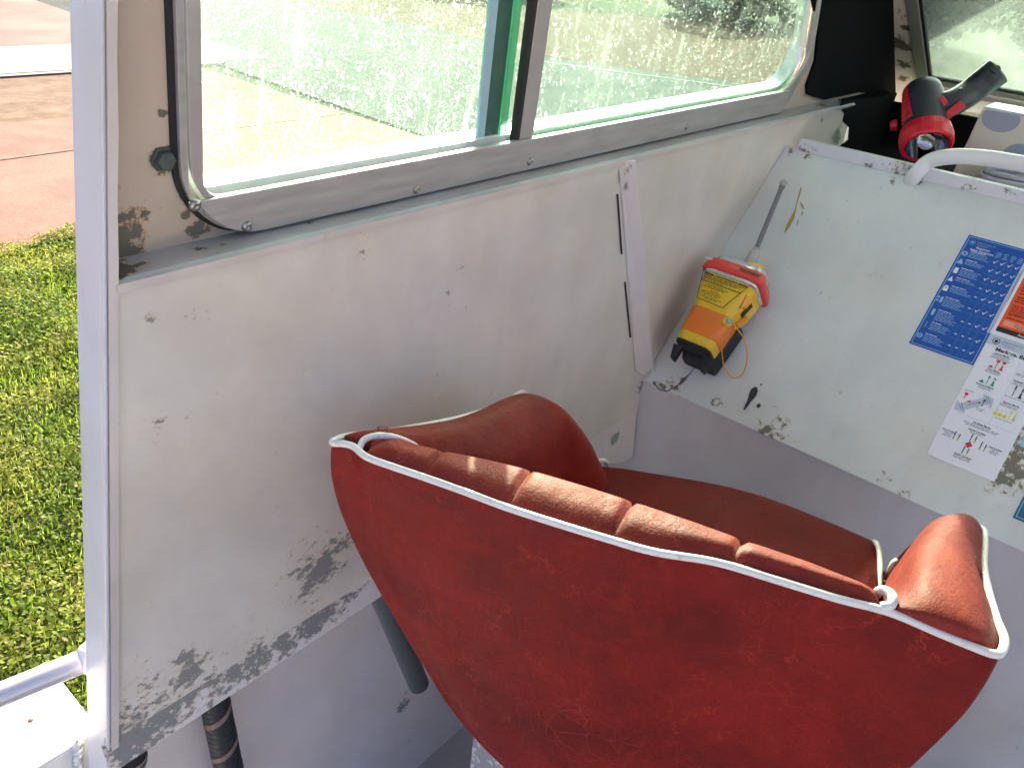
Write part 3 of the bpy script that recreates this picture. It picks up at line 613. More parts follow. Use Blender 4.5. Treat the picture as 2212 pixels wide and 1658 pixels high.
# seat cushion with piping at its ends
mb = MB(); top = [(1296,1008,-.700),(1345,1013,-.700),(1400,1022,-.700),(1480,1035,-.700),(1560,1050,-.700),(1630,1068,-.700),(1700,1092,-.700),(1760,1116,-.700),(1820,1141,-.700),(1868,1162,-.700),(1894,1174,-.702)]
rows = []
for i, p in enumerate(top):
    c = Z(*p); e_ = 1-(abs(2*i/(len(top)-1)-1))**6
    rows.append([c-SF*.36+A(0,0,-.045), c-SF*.30+A(0,0,-.020*1), c-SF*.18+A(0,0,-.012+.010*e_), c-SF*.09+A(0,0,.000+.004*e_), c-SF*.03+A(0,0,.005*e_), c+A(0,0,-.001), c+SF*.022+A(0,0,-.016), c+SF*.034+A(0,0,-.05), c+SF*.030+A(0,0,-.10)])
DR = leather('worn_brown_leather', (.16,.010,.008), (.10,.007,.005), (.20,.03,.022), .3, .55, .08)
g = loftgrid(mb, rows, 50, 60); cu = mb.build('seat_cushion', DR, seat)
c0 = [r for r in rows]
pipe([c0[0][3]+SW*.004-SF*.02, c0[0][4]+SW*.006-SF*.01, Z(1256,1030,-.705), Z(1272,1008,-.698), Z(1290,997,-.694), Z(1306,995,-.697), Z(1312,1003,-.72)], .0036, n=40, par=cu)
pipe([Z(1900,1285,-.712), Z(1900,1262,-.708), Z(1901,1225,-.702), Z(1899,1192,-.698), Z(1894,1174,-.698), Z(1888,1170,-.71)], .0036, n=40, par=cu)
pipe([Z(1915,1248,-.72), Z(1921,1232,-.70), Z(1929,1216,-.69), Z(1936,1210,-.69)], .0036, n=20)
# frayed threads on the left shoulder
mb = MB()
for i in range(14):
    c = Z(826+random.uniform(-10,12), 931, -.468); tube(mb, [c+A(0,0,-.002), c+A(random.uniform(-.004,.004),random.uniform(-.004,.004),.002+random.random()*.003), c+A(random.uniform(-.007,.007),random.uniform(-.007,.007),.001+random.random()*.005)], .00035, 4)
mb.build('frayed_thread', plain('red_thread', (.45,.09,.07), .8), seat)
# pedestal plate
mb = MB(); box(mb, tuple(S(0,.2,0)[:2]-.12)+(-1.002,), tuple(S(0,.2,0)[:2]+.12)+(-.972,)); mb.build('base_plate', plain('base_alloy', (.4,.4,.4), .4, .7), seat, bevel=.004)
# box under the seat, chipped
bc = onz(1020,1588,-1.003); print('seatbox', bc)
sb = MB(); box(sb, (0,0,0), (.42,-.46,.617))
sbo = sb.build('seat_box', paint('seat_box_paint', (.70,.70,.74), [(A(.0,-.03,.60),.11,.86), (A(.0,-.08,.54),.12,.8), (A(0,-.03,.44),.15,.75), (A(0,-.15,.60),.12,.8), (A(.06,0,.6),.1,.8)], chip=(.20,.20,.215), sc=110, stain=(.45,.44,.45)), None, bevel=.004)
sbo.location = (bc[0], bc[1], -1.62); tag(sbo, 'white box with flaking paint beneath the red seat', 'seat box')

# ================================================================== EMERGENCY BEACON on the dash
by0 = A(0,-1,0); eb = da(1514,784); eo = eb*1.0
epb = empty('emergency_beacon', tuple(eo)); tag(epb, 'yellow emergency beacon with red collar and grey whip aerial mounted on the dash', 'beacon')
def E(a, b, c): return eo+by0*a*1.12+sl_*b*.73+dn*c*1.15
def rr(w_, d_, b, ca=0., cc=.05, n=10, r=.24):
    pts = []
    for qx, qy, a0 in ((1,1,0),(-1,1,90),(-1,-1,180),(1,-1,270)):
        rad = min(w_, d_)*r
        for i in range(n+1):
            an = R_(a0+90*i/n); pts.append(E(ca+qx*(w_/2-rad)+rad*math.cos(an), b, cc+qy*(d_/2-rad)+rad*math.sin(an)))
    return pts
def seclo(mb, secs, mi=0, cap=True):
    rows = [rr(*s[:2], s[2], *(s[3:])) for s in secs]; n = len(rows[0]); grid(mb, rows, mi, True, True)
    if cap:
        mb.add(rows[0], [list(range(n))[::-1]], mi); mb.add(rows[-1], [list(range(n))], mi)
YB_ = plain('beacon_yellow', (.80,.52,.02), .35, 0, .04); ORB = plain('beacon_orange_band', (.80,.20,.02), .25, 0, .05, 90, .15)
REDC = plain('beacon_red', (.75,.06,.03), .35, 0, .05); SIL = plain('beacon_foil', (.62,.63,.63), .22, .7); CLR = plain('beacon_clear_cap', (.50,.50,.50), .12, .1); LG = plain('aerial_grey', (.42,.40,.38), .45); DG = plain('aerial_dark', (.16,.16,.165), .45)
mb = MB(); seclo(mb, [(.060,.050,.000,.002,.052),(.066,.055,.006,.002,.052),(.070,.056,.05,.002,.053),(.074,.058,.10,.003,.055),(.092,.070,.150,.006,.060),(.098,.076,.187,.007,.063),(.094,.072,.190,.007,.063)]); body = mb.build('body', YB_, epb)
mb = MB(); seclo(mb, [(.0695,.058,.028,.002,.053),(.0725,.0600,.031,.002,.053),(.0765,.062,.097,.003,.055),(.0735,.059,.100,.003,.055)]); mb.build('grip_band', ORB, epb)
mb = MB(); seclo(mb, [(.094,.072,.188,.007,.063),(.101,.079,.190,.007,.064),(.103,.081,.203,.007,.064),(.098,.076,.205,.007,.064)]); mb.build('foil_band', SIL, epb)
mb = MB(); seclo(mb, [(.102,.080,.198,.008,.064,10,.2),(.114,.090,.199,.008,.065,10,.2),(.112,.088,.212,.008,.065,10,.2),(.101,.078,.232,.008,.064,10,.2),(.097,.073,.233,.008,.064,10,.2)]); mb.build('collar', REDC, epb)
mb = MB(); seclo(mb, [(.098,.074,.232,.008,.064),(.094,.070,.236,.008,.064),(.090,.066,.248,.008,.063),(.078,.054,.256,.008,.062)]); mb.build('cap', CLR, epb)
mb = MB(); prism(mb, [E(-.034,.2572,.075), E(.004,.2572,.075), E(.004,.2572,.055), E(-.034,.2572,.055)], sl_*.002); mb.build('cap_label', plain('grey_label', (.55,.55,.54), .4), epb)
mb = MB(); prism(mb, [E(.018,.250,.092), E(.042,.250,.090), E(.044,.262,.078), E(.020,.262,.080)], sl_*.006); mb.build('cap_clip', YB_, epb, bevel=.001)
ab = E(.012,.256,.062); at_ = da(1694,392,.045); adir = _n(at_-ab); al = np.linalg.norm(at_-ab)
mb = MB(); lathe(mb, ab, adir, [(0,.014),(.012,.0135),(.045,.0095),(.052,.0085),(.053,.0001)], 20); ae = mb.build('aerial', LG, epb)
mb = MB(); lathe(mb, ab, adir, [(.05,.0048),(al-.012,.0048)], 14); mb.build('rod', DG, ae)
mb = MB(); lathe(mb, ab, adir, [(al-.016,.0062),(al-.003,.0068),(al,.0055),(al,.0001)], 16); mb.build('tip', plain('aerial_tip', (.33,.33,.32), .3), ae)
# black bracket with two prongs
mb = MB()
seclo(mb, [(.062,.030,-.022,.008,.020),(.066,.036,-.012,.008,.022),(.066,.036,.11,.014,.022),(.05,.02,.125,.014,.014)])
seclo(mb, [(.058,.046,-.008,.002,.048),(.068,.056,-.005,.002,.050),(.068,.056,.001,.002,.052)])
for ca in (-.024, .034):
    prism(mb, [E(ca-.008,-.014,.070), E(ca+.009,-.014,.070), E(ca+.004,-.052,.060), E(ca-.005,-.048,.060)], -dn*.014)
mb.build('bracket', BLACK, epb, bevel=.001)
# side details, label, toggle
mb = MB(); dk = 0
def front(a, b, w_off=.0): # point on the body front
    d_ = np.interp(b, [0,.10,.15,.187], [.053+.0285,.055+.0295,.060+.0355,.063+.0385]); return E(a, b, d_+.0006+w_off)
INK = plain('black_ink', (.02,.02,.018), .5)
def fline(a0, a1, b, h=.0012): prism(mb, [front(a0,b-h/2), front(a1,b-h/2), front(a1,b+h/2), front(a0,b+h/2)], dn*.0004)
fline(-.036,-.018,.182,.0034); fline(-.016,.026,.182,.0022); fline(.028,.045,.182,.0034)
for (b, a0, a1) in [(.177,-.036,.042),(.1735,-.035,.038),(.170,-.036,.030),(.166,-.036,.006)]:
    x = a0
    while x < a1-.004: wl_ = random.uniform(.004,.010); fline(x, min(a1, x+wl_), b, .0012); x += wl_+.0016
fline(-.036,.040,.162,.0016)
for (b, a0, a1) in [(.157,-.022,.006),(.153,-.026,.020),(.149,-.028,.016),(.143,-.014,.004),(.139,-.026,.010),(.135,-.028,.014),(.131,-.022,.010),(.126,-.024,.014),(.122,-.018,.008)]:
    x = a0
    while x < a1-.004: wl_ = random.uniform(.004,.009); fline(x, min(a1, x+wl_), b, .0011); x += wl_+.0015
for (p, q) in [((-.040,.186),(-.030,.116)), ((.046,.186),(.020,.114)), ((-.030,.116),(.020,.114))]:
    pa, pb = front(*p), front(*q); t = _n(pb-pa); s_ = np.cross(dn, t)*.0006; prism(mb, [pa-s_, pb-s_, pb+s_, pa+s_], dn*.0004)
mb.build('printed_label', INK, epb)
mb = MB()
def side(b, c, off=0.): return E(.002+np.interp(b, [0,.10,.15,.187], [.035,.0375,.051,.056])+.0006+off, b, c)
prism(mb, [side(.125,.072), side(.160,.080), side(.160,.066), side(.125,.060)], by0*.0012); mb.build('side_label', INK, epb)
mb = MB(); prism(mb, [side(.105,.060,.0), side(.135,.058), side(.135,.044), side(.105,.044)], by0*.006); SWO = 0; mb.build('switch', plain('switch_cap_orange', (.80,.34,.02), .4), epb, bevel=.001); mb = MB(); prism(mb, [side(.165,.094,-.01), side(.165,.080), side(.138,.078), side(.130,.086,-.004)], by0*.004+dn*.003); mb.build('slide_cover', plain('switch_orange', (.80,.34,.02), .4), epb, bevel=.001)
mb = MB(); prism(mb, [E(.02,.214,.1115), E(.058,.214,.1105), E(.058,.220,.108), E(.02,.220,.109)], dn*.0006); mb.build('collar_print', INK, epb); mb = MB(); prism(mb, [E(-.045,.211,.1130), E(-.032,.211,.1130), E(-.032,.219,.1095), E(-.045,.219,.1095)], dn*.0006)
mb.build('collar_label', plain('label_white', (.7,.62,.6), .4), epb)
mb = MB(); lathe(mb, E(.034,.088,.078), by0+dn, [(0,.010),(.006,.010),(.009,.007),(.0095,.0001)], 16); kn = mb.build('toggle', YB_, epb)
mb = MB(); lathe(mb, E(.040,.088,.084), by0+dn, [(0,.0055),(.005,.0055),(.006,.003),(.006,.0001)], 14); mb.build('pin', plain('grey_pin', (.28,.40,.38), .4), kn)
mb = MB(); tube(mb, crom([E(.046,.092,.075), E(.068,.075,.055), E(.080,.045,.03), E(.080,.010,.012), E(.066,-.006,.006), E(.048,.006,.02), E(.040,.030,.045)], 40), .0012, 8); mb.build('lanyard', plain('orange_cord', (.80,.35,.03), .5), epb)

# ================================================================== SPOTLIGHT TORCH on the tray
tc = onx(2001,308,1.905); tr_ = onx(1994,205,1.985); tax = _n(tr_-tc); 
tor = empty('spotlight_torch', (tc[0]+.03, tc[1], -.44)); tag(tor, 'red and black pistol grip spotlight torch standing on the dash tray', 'torch')
TB = plain('torch_black_rubber', (.035,.04,.048), .42, 0, .15, 60, .1); TR = plain('torch_red', (.62,.015,.03), .35, 0, .06)
# head axis tips towards the eye
hax = _n(tax*1.0+_n(tc)*.02)    # from the lens back into the body
gear = lambda a, j: 1+.012*(math.cos(a*14) > .2)
mb = MB(); lathe(mb, tc, hax, [(-.010,.041),(-.012,.047),(-.009,.051),(.012,.0525),(.028,.050),(.031,.046)], 84, mod=gear, smooth=False); mb.build('bezel', TR, tor)
mb = MB(); lathe(mb, tc, hax, [(-.010,.0415),(0,.039),(.018,.031),(.032,.018),(.038,.007),(.038,.0001)], 48); 
RF = NT('torch_reflector'); RF.col((.28,.28,.29)); RF.metal(1); RF.rough(.06); RF = RF.m; rf = mb.build('reflector', RF, tor)
mb = MB(); lathe(mb, tc+hax*.022, hax, [(0,.0001),(0.001,.004),(.01,.005),(.024,.005)], 12); mb.build('bulb', plain('bulb_cream', (.7,.66,.5), .2), rf)
mb = MB(); 
lens = NT('torch_lens'); lens.b.inputs['Transmission Weight'].default_value = 1; lens.rough(.02); lens.col((.95,.97,1))
bt = tc+hax*.030; bend = tc+hax*.030+tax*.115
prof_t = [(0,.0455),(.01,.045),(.035,.043),(.07,.0425),(.10,.041),(.118,.036),(.128,.025),(.132,.012),(.133,.0001)]
lathe(mb, bt-tax*.004, _n(tax*.9+hax*.3), prof_t, 48); bdy = mb.build('body', TB, tor)
# red ribbed grip panel on the left flank
bx = _n(tax*.9+hax*.3); view = -_n(tc); sidev = _n(np.cross(bx, view)); 
if sidev.dot(ROT@A(1,0,0)) > 0: sidev = -sidev      # image-left
view_p = _n(np.cross(sidev, bx)); 
if view_p.dot(view) < 0: view_p = -view_p
mb = MB(); rows = []
for i in range(19):
    h = .018+.098*i/18; r = np.interp(h, [p[0] for p in prof_t], [p[1] for p in prof_t])+.0016+(.0012 if i % 2 else 0)
    if i in (0, 18): r -= .004
    rows.append([bt-tax*.004+bx*h+r*(sidev*math.cos(R_(t))+view_p*math.sin(R_(t))) for t in np.linspace(12+i*.6, 62-i*.9, 12)])
grid(mb, rows, smooth=False); mb.build('side_grip', TR, tor)
# handle
h0 = bt+bx*.060-sidev*.022; h1 = onx(2150,158,2.03); hm = onx(2095,200,2.02); hq = onx(2058,222,1.985)
hp = crom([h0, hq, hm, onx(2128,175,2.03), h1, h1+_n(h1-hm)*.012], 30); n_ = len(hp)
rad = [.027+.003*i/n_ if i < n_-3 else [.026,.021,.011][i-n_+3] for i in range(n_)]
mb = MB(); tube(mb, hp, rad, 24); hd = mb.build('handle', TB, tor)
hdir = _n(h1-hm); vh = _n(-hm); sh = _n(np.cross(hdir, vh))
HG = plain('grey_handle_inlay', (.20,.21,.20), .5)
mb = MB(); lathe(mb, onx(2146,160,2.03)+vh*.020+A(0,0,.006), vh+A(0,0,.6), [(0,.009),(.006,.010),(.0065,.008),(.0066,.0001)], 18); mb.build('lanyard_hole', plain('hole_black', (.004,.004,.004), .9), hd)
# triggers
def rbox(mb, c, d1, d2, d3, l1, l2, l3):
    d1, d2 = _n(d1), _n(d2); d3 = _n(d3); pts = [c+d1*sx*l1/2+d2*sy*l2/2-d3*l3/2 for sx, sy in ((-1,-1),(1,-1),(1,1),(-1,1))]; prism(mb, pts, d3*l3)
mb = MB(); rbox(mb, onx(2060,239,1.955), hdir, sh, vh, .042, .018, .020); mb.build('trigger', TR, tor, bevel=.003)
mb = MB(); rbox(mb, onx(2036,219,1.95), hdir, sh, vh, .014, .020, .014); mb.build('lock_button', TR, tor, bevel=.003)
mb = MB(); lathe(mb, onx(1938,270,1.95), sidev, [(0,.012),(.010,.012),(.014,.009),(.0145,.0001)], 16); mb.build('side_knob', TR, tor)
mb = MB(); rbox(mb, onx(2052,225,1.985), hdir, sh, vh, .075, .030, .030); mb.build('trigger_guard', TB, tor, bevel=.008)

# ================================================================== things on the tray
tbx = empty('patterned_box'); c0 = onx(2085,312,1.985); tbx.location = (c0[0], c0[1], -.44); tag(tbx, 'cream box printed with grey ovals standing behind the grab handle', 'box')
CR = plain('cream_card', (.60,.55,.46), .6, 0, .04); OV = plain('grey_oval_ink', (.28,.30,.38), .6); PB = plain('pale_blue_card', (.52,.62,.68), .5)
xf = 1.985; tl = onx(2109,232,xf); tr2 = onx(2230,258,xf); y0, y1 = tl[1], tl[1]-.30; zt = tl[2]; 
mb = MB(); prism(mb, [A(xf,y0+.005,-.438), A(xf,y1,-.438), A(xf,y1,zt), A(xf,y0-.012,zt)], (.10,0,0)); bx_ = mb.build('carton', CR, tbx, bevel=.002)
mb = MB(); prism(mb, [A(xf+.002,y0-.014,zt+.0005), A(xf+.002,y1+.002,zt+.0005), A(xf+.098,y1+.002,zt+.0005), A(xf+.098,y0-.014,zt+.0005)], (0,0,.004)); mb.build('lid', PB, tbx)
def oval(mb, y, z, ry, rz, up=True, off=.0006):
    pts = []
    for i in range(28):
        a = 2*math.pi*i/28; zz_ = z+rz*math.sin(a); pts.append(A(xf-off, y+ry*math.cos(a), min(zz_, zt-.001)))
    prism(mb, pts, (-.0006,0,0))
mb = MB(); c = onx(2163,255,xf); oval(mb, c[1], c[2]-.002, .036, .026); c = onx(2195,345,xf); oval(mb, c[1], c[2]+.002, .030, .03); c = onx(2260,270,xf); oval(mb, c[1], c[2], .036, .03); mb.build('printed_oval', OV, tbx)
# coil of pale cable with wire hook
co_ = empty('cable_coil'); cc_ = onx(2215,345,1.93); co_.location = tuple(cc_); tag(co_, 'coil of pale grey cable lying behind the grab handle', 'cable')
mb = MB(); 
for k in range(9):
    rr0 = .058+.0035*math.sin(k*2.1); zz0 = -.432+.0085*k
    tube(mb, [A(cc_[0]+.012*math.sin(k)+rr0*math.cos(t)*.9, cc_[1]-.01+rr0*math.sin(t)*1.3, zz0+.003*math.sin(t*2+k)) for t in np.linspace(0, 2*math.pi, 40, endpoint=False)], .0055, 8, closed=True)
mb.build('coil', plain('pale_cable', (.42,.42,.48), .4), co_)
mb = MB(); tube(mb, crom([onx(2121,347,1.93), onx(2121,333,1.93), onx(2127,325,1.93), onx(2139,325,1.93), onx(2144,333,1.93), onx(2138,344,1.93)], 24), .0012, 8); mb.build('wire_hook', plain('hook_wire', (.5,.47,.42), .25, .8), co_)

# ================================================================== STICKERS
class Sheet:
    """flat printed sheet on the dash; 2-D coordinates: s to the right (starboard), t down the slope"""
    def __init__(s, Y0, T0): s.Y0, s.T0 = Y0, T0; s.mb = MB(); s.k = 0
    def P(s, a, b, lay): return A(0, s.Y0-a, 0)+A(dA[0],0,dA[2])-sl_*(s.T0+b)+dn*(.0006+lay*.00022)
    def poly(s, pts, mi, lay=1): prism(s.mb, [s.P(a, b, lay) for a, b in pts], dn*.00015, mi)
    def rect(s, x, y, w_, h, mi, lay=1): s.poly([(x,y),(x+w_,y),(x+w_,y+h),(x,y+h)], mi, lay)
    def circ(s, x, y, r, mi, lay=1, n=16): s.poly([(x+r*math.cos(2*math.pi*i/n), y+r*math.sin(2*math.pi*i/n)) for i in range(n)], mi, lay)
    def line(s, x0, y0, x1, y1, w_, mi, lay=1):
        dx, dy = x1-x0, y1-y0; L = math.hypot(dx, dy); nx, ny = -dy/L*w_/2, dx/L*w_/2; s.poly([(x0-nx,y0-ny),(x1-nx,y1-ny),(x1+nx,y1+ny),(x0+nx,y0+ny)], mi, lay)
    def words(s, x, y, w_, h, mi, lay=2, center=False, gap=.35):
        ww = w_*random.uniform(.72, 1.0); x0 = x+(w_-ww)/2 if center else x; e = x0+ww
        while x0 < e-h: L = random.uniform(2.0, 5.5)*h; s.rect(x0, y, min(L, e-x0), h*.55, mi, lay); x0 += L+h*gap*1.6
    def para(s, x, y, w_, n, lh, mi, lay=2, center=False):
        for i in range(n): s.words(x, y+i*lh, w_, lh*.62, mi, lay, center)
    def text(s, txt, x, y, size, mi, lay=2, align='LEFT', bold=0.):
        cu = bpy.data.curves.new('t', 'FONT'); cu.body = txt; cu.size = size; cu.align_x = align; cu.offset = bold
        o = bpy.data.objects.new('t', cu); scene.collection.objects.link(o); dg = bpy.context.evaluated_depsgraph_get()
        me = bpy.data.meshes.new_from_object(o.evaluated_get(dg)); 
        s.mb.add([s.P(x+v.co.x, y-v.co.y, lay+.8) for v in me.vertices], [list(p.vertices) for p in me.polygons], mi)
        bpy.data.objects.remove(o); bpy.data.curves.remove(cu); bpy.data.meshes.remove(me)
    def build(s, name, mats, label, cat):
        me = bpy.data.meshes.new(name)
        me.from_pydata(s.mb.v, [], s.mb.f)
        for m in mats: me.materials.append(m)
        me.polygons.foreach_set('material_index', s.mb.m); me.update()
        o = bpy.data.objects.new(name, me); link(o); c = Vector(s.P(0,0,0)); me.transform(Matrix.Translation(-c)); o.location = c
        bm = bmesh.new(); bm.from_mesh(me); bmesh.ops.recalc_face_normals(bm, faces=bm.faces); bm.to_mesh(me); bm.free()
        tag(o, label, cat); return o
def st_of(px, py): p = da(px, py); return p[1], -(p-A(dA[0],0,dA[2])).dot(sl_)
for q in [(2097,508),(1965,743),(2103,788),(2150,714),(2143,720),(2004,980),(2144,1040),(2198,1100),(2212,606)]: print('st', q, st_of(*q))
SB = plain('sticker_blue', (.004,.085,.36), .35, 0, .06); SWh = plain('sticker_white', (.76,.77,.80), .4, 0, .03); SLB = plain('sticker_light_blue', (.28,.48,.74), .4, 0, .03)
SMB = plain('sticker_mid_blue', (.09,.27,.58), .4, 0, .03); SOR = plain('sticker_orange', (.80,.09,.02), .4, 0, .04); SBK = plain('sticker_black', (.02,.02,.02), .4); SGR = plain('sticker_grey_blue', (.48,.55,.62), .4, 0, .03)
SRD = plain('sticker_red', (.60,.03,.04), .4); SGN = plain('sticker_green', (.02,.28,.12), .4); SYE = plain('sticker_yellow', (.75,.72,.05), .4); SDG = plain('sticker_text_grey', (.22,.22,.25), .4); STE = plain('sticker_teal', (.02,.13,.20), .4); SPK = plain('sticker_pink', (.80,.30,.22), .4)
# blue required-equipment chart
Y0, T0 = st_of(2097,508); Yb, Tb = st_of(2103,788); _, T1 = st_of(1965,743); W_ = Y0-Yb+.003; H_ = (Tb+T1)/2-T0
s = Sheet(Y0+.003, T0); s.rect(0,0,W_,H_,0,0)
m_ = .0028
for (x,y,w_,h) in [(m_,m_,W_-2*m_,.0011),(m_,H_-m_-.0011,W_-2*m_,.0011),(m_,m_,.0011,H_-2*m_),(W_-m_-.0011,m_,.0011,H_-2*m_)]: s.rect(x,y,w_,h,1)
mats = [SB, SLB, SWh, SMB]
s.circ(.012,.014,.0055,3); s.circ(.012,.014,.0040,0,2); s.circ(.012,.014,.0022,1,3)
s.text('Department of', .020,.013,.0050,1); s.text('Transport', .020,.018,.0050,1)
s.text('Required', .022,.0245,.0062,2,bold=.0001); s.text('Safety Equipment', .014,.0305,.0058,2,bold=.0001)
colx = [W_*.555+i*W_*.110 for i in range(4)]; 
for i, x in enumerate(colx): s.para(x-.0042, .020, .009, 4, .0034, 1, 2, True)
ry = [.042,.062,.082,.104,.124,.150,.180,.208,.234]; sc_y = (H_-.006)/.250
ry = [y*sc_y for y in ry]
marks = ['yyyy','yyyy','yyyy','nyyy','nyyy','nyyy','nnyy','nnny','nnny']
for i in range(len(ry)):
    yb_ = ry[i]+.010*sc_y
    if i < len(ry)-1: s.rect(W_*.50, yb_, W_*.46, .0004, 3)
    y_ = ry[i]
    for j_, x in enumerate(colx):
        if marks[i][j_] == 'y': s.poly([(x-.0030,y_),(x-.0015,y_-.0006),(x-.0005,y_+.0018),(x+.0038,y_-.0040),(x+.0044,y_-.0034),(x-.0003,y_+.0042)], 2)
        else: s.rect(x-.0024, y_-.0006, .0048, .0016, 2)
    n_l = [5,4,6,3,5,7,8,6,6][i]; s.words(.017, y_-.008, .026, .0022, 2); s.para(.017, y_-.0045, W_*.34, n_l-1, .0030*sc_y, 1)
for i in range(1, 4): s.rect((colx[i-1]+colx[i])/2, .034, .0004, H_-.04, 3)
# pictograms: ring, buoys, extinguisher, anchor, raft, radios, lamp, circle
s.circ(.0095,ry[0],.0050,1); s.circ(.0095,ry[0],.0022,0,2); s.poly([(.004,ry[1]+.004),(.015,ry[1]+.004),(.0125,ry[1]-.002),(.0095,ry[1]-.008),(.0065,ry[1]-.002)],1); s.rect(.007,ry[2]-.006,.0065,.012,2); s.line(.004,ry[2]+.004,.0065,ry[2]-.002,.0007,1)
s.poly([(.005,ry[3]+.003),(.014,ry[3]+.003),(.0115,ry[3]-.003),(.0095,ry[3]-.008),(.0075,ry[3]-.003)],2); s.poly([(.0055,ry[4]+.006),(.0135,ry[4]+.006),(.0135,ry[4]-.002),(.0115,ry[4]-.006),(.0075,ry[4]-.006),(.0055,ry[4]-.002)],2); s.circ(.0095,ry[4]-.001,.0015,0,2)
s.circ(.0065,ry[5]-.004,.0022,1); s.circ(.0065,ry[5]+.003,.0022,1); s.rect(.0105,ry[5]-.006,.0045,.012,1); s.rect(.008,ry[6]-.007,.005,.009,1); s.circ(.0105,ry[6]+.004,.0025,1); s.rect(.0095,ry[7]-.006,.001,.013,1); s.circ(.0095,ry[8],.0055,3); s.circ(.0095,ry[8],.0042,1,2); s.circ(.0095,ry[8],.0032,3,3)
s.build('safety_chart', mats, 'blue safety equipment chart with white tick marks stuck on the dash', 'sticker')
# orange notice on a white sheet
Yo, To = st_of(2150,714); s = Sheet(Yo+.011, To-.155); WO = .30
s.rect(0,0,WO,.163,1,0); s.rect(.011,.006,WO-.02,.149,0,1); s.rect(.011,.1455,WO-.02,.0095,2,2)
s.text('Australian Maritime Safety', .045,.1525,.0072,1,3)
s.rect(.016,.130,.045,.011,3,2); s.text('Ask you first', .034,.1350,.0046,2,3); s.text('Register your beacon', .034,.1395,.0046,2,3)
s.words(.016,.124,.05,.0030,2); s.text('DO NOT THROW AWAY', .016,.1195,.0052,2,2,bold=.0001)
s.para(.016,.098,.05,5,.0042,2); s.para(.016,.080,.05,3,.0048,2); s.para(.016,.050,.05,5,.0055,2); s.para(.016,.02,.05,4,.007,2)
s.build('orange_notice', [SOR, SWh, SBK, SPK], 'orange notice on white sheet with black footer at the right edge of the dash', 'sticker')
# white chart of markers and buoys
Yw, Tw = st_of(2143,722); Ywb, Twb = st_of(2004,980); _, Twr = st_of(2144,1040); s = Sheet(Yw+.002, Tw); WW = Yw-st_of(2144,1040)[0]+.004; HW = (Twb+Twr)/2-Tw; print('white', WW, HW)
WWF = WW
s.rect(0,0,WWF,HW,0,0); s.rect(0,0,WWF,.019,1,1); s.circ(.013,.010,.0060,2,2); s.circ(.013,.010,.0048,1,3); s.circ(.013,.0105,.0030,2,4)
s.text('Department of', .022,.0085,.0052,3,3); s.text('Transport', .022,.0140,.0052,3,3)
s.text('Markers, Buoys and Beacons', .018,.0275,.0086,2,3,bold=.00025) if False else s.text('Markers, Buoys a', .018,.0275,.0098,2,3,bold=.0003)
s.text('Lateral Marks', .031,.0335,.0044,2,3,'CENTER',.0001); s.para(.014,.035,.034,3,.0028,3,2,True)
def spar(x, y, mi, top, h=.013):
    s.rect(x-.0006, y-h, .0012, h, mi, 2)
    if top == 'sq': s.rect(x-.0028, y-h-.0045, .0055, .0045, mi, 2)
    if top == 'tri': s.poly([(x-.0026,y-h),(x,y-h-.0048),(x+.0026,y-h)], mi, 2)
    if top == 'dots': s.circ(x, y-h-.0015, .0016, mi, 2); s.circ(x, y-h-.005, .0016, mi, 2)
    if top == 'x': s.line(x-.0018,y-h-.0035,x+.0018,y-h-.0002,.0006,mi,2); s.line(x+.0018,y-h-.0035,x-.0018,y-h-.0002,.0006,mi,2)
    if top == 'cone': s.poly([(x-.0014,y-h),(x,y-h-.0026),(x+.0014,y-h)], mi, 2); s.poly([(x-.0014,y-h-.003),(x,y-h-.0056),(x+.0014,y-h-.003)], mi, 2)
def can(x, y, mi): s.poly([(x-.0035,y),(x+.0035,y),(x+.0016,y-.003),(x+.0012,y-.010),(x-.0012,y-.010),(x-.0016,y-.003)], mi, 2)
yy = .060; spar(.031,yy,4,'sq'); can(.040,yy,4); s.rect(.0375,yy-.0175,.0055,.0045,4,2); s.poly([(.020,yy),(.0275,yy),(.0262,yy-.0035),(.0225,yy-.0035)],4,2)
s.text('Port Marks',.031,yy+.0052,.0042,2,3,'CENTER',.0001); s.para(.018,yy+.0065,.026,2,.0026,3,2,True)
yy = .092; spar(.030,yy,5,'tri'); can(.039,yy,5); s.poly([(.0362,yy-.0125),(.039,yy-.017),(.0418,yy-.0125)],5,2); s.poly([(.018,yy),(.026,yy),(.0235,yy-.0055),(.0205,yy-.0055)],5,2)
s.text('Starboard Marks',.030,yy+.0052,.0042,2,3,'CENTER',.0001); s.para(.018,yy+.0065,.026,2,.0026,3,2,True)
yy = .135    # channel band arrow
s.poly([(.004,yy+.020),(.002,yy+.002),(.009,yy+.006),(.036,yy-.018),(.034,yy-.026),(.052,yy-.022),(.054,yy-.004),(.046,yy-.009),(.020,yy+.014),(.022,yy+.020)],1,1)
for (a_,b_,c_,d_) in [(.008,yy+.007,.014,yy+.016),(.010,yy+.004,.018,yy+.016),(.039,yy-.022,.046,yy-.011),(.042,yy-.023,.050,yy-.012),(.020,yy+.005,.035,yy-.009)]: s.line(a_,b_,c_,d_,.0011,3,2)
s.text('Upstream',.013,yy-.020,.0036,2,3,'CENTER'); spar(.011,yy-.004,4,'sq',.008); s.poly([(.016,yy-.001),(.021,yy-.006),(.022,yy-.001)],4,2); s.poly([(.031,yy-.006),(.036,yy-.010),(.036,yy-.005)],4,2); spar(.040,yy-.002,2,'tri',.010); s.text('Starboard',.040,yy+.004,.0034,2,3,'CENTER'); s.text('marker',.040,yy+.0075,.0034,2,3,'CENTER')
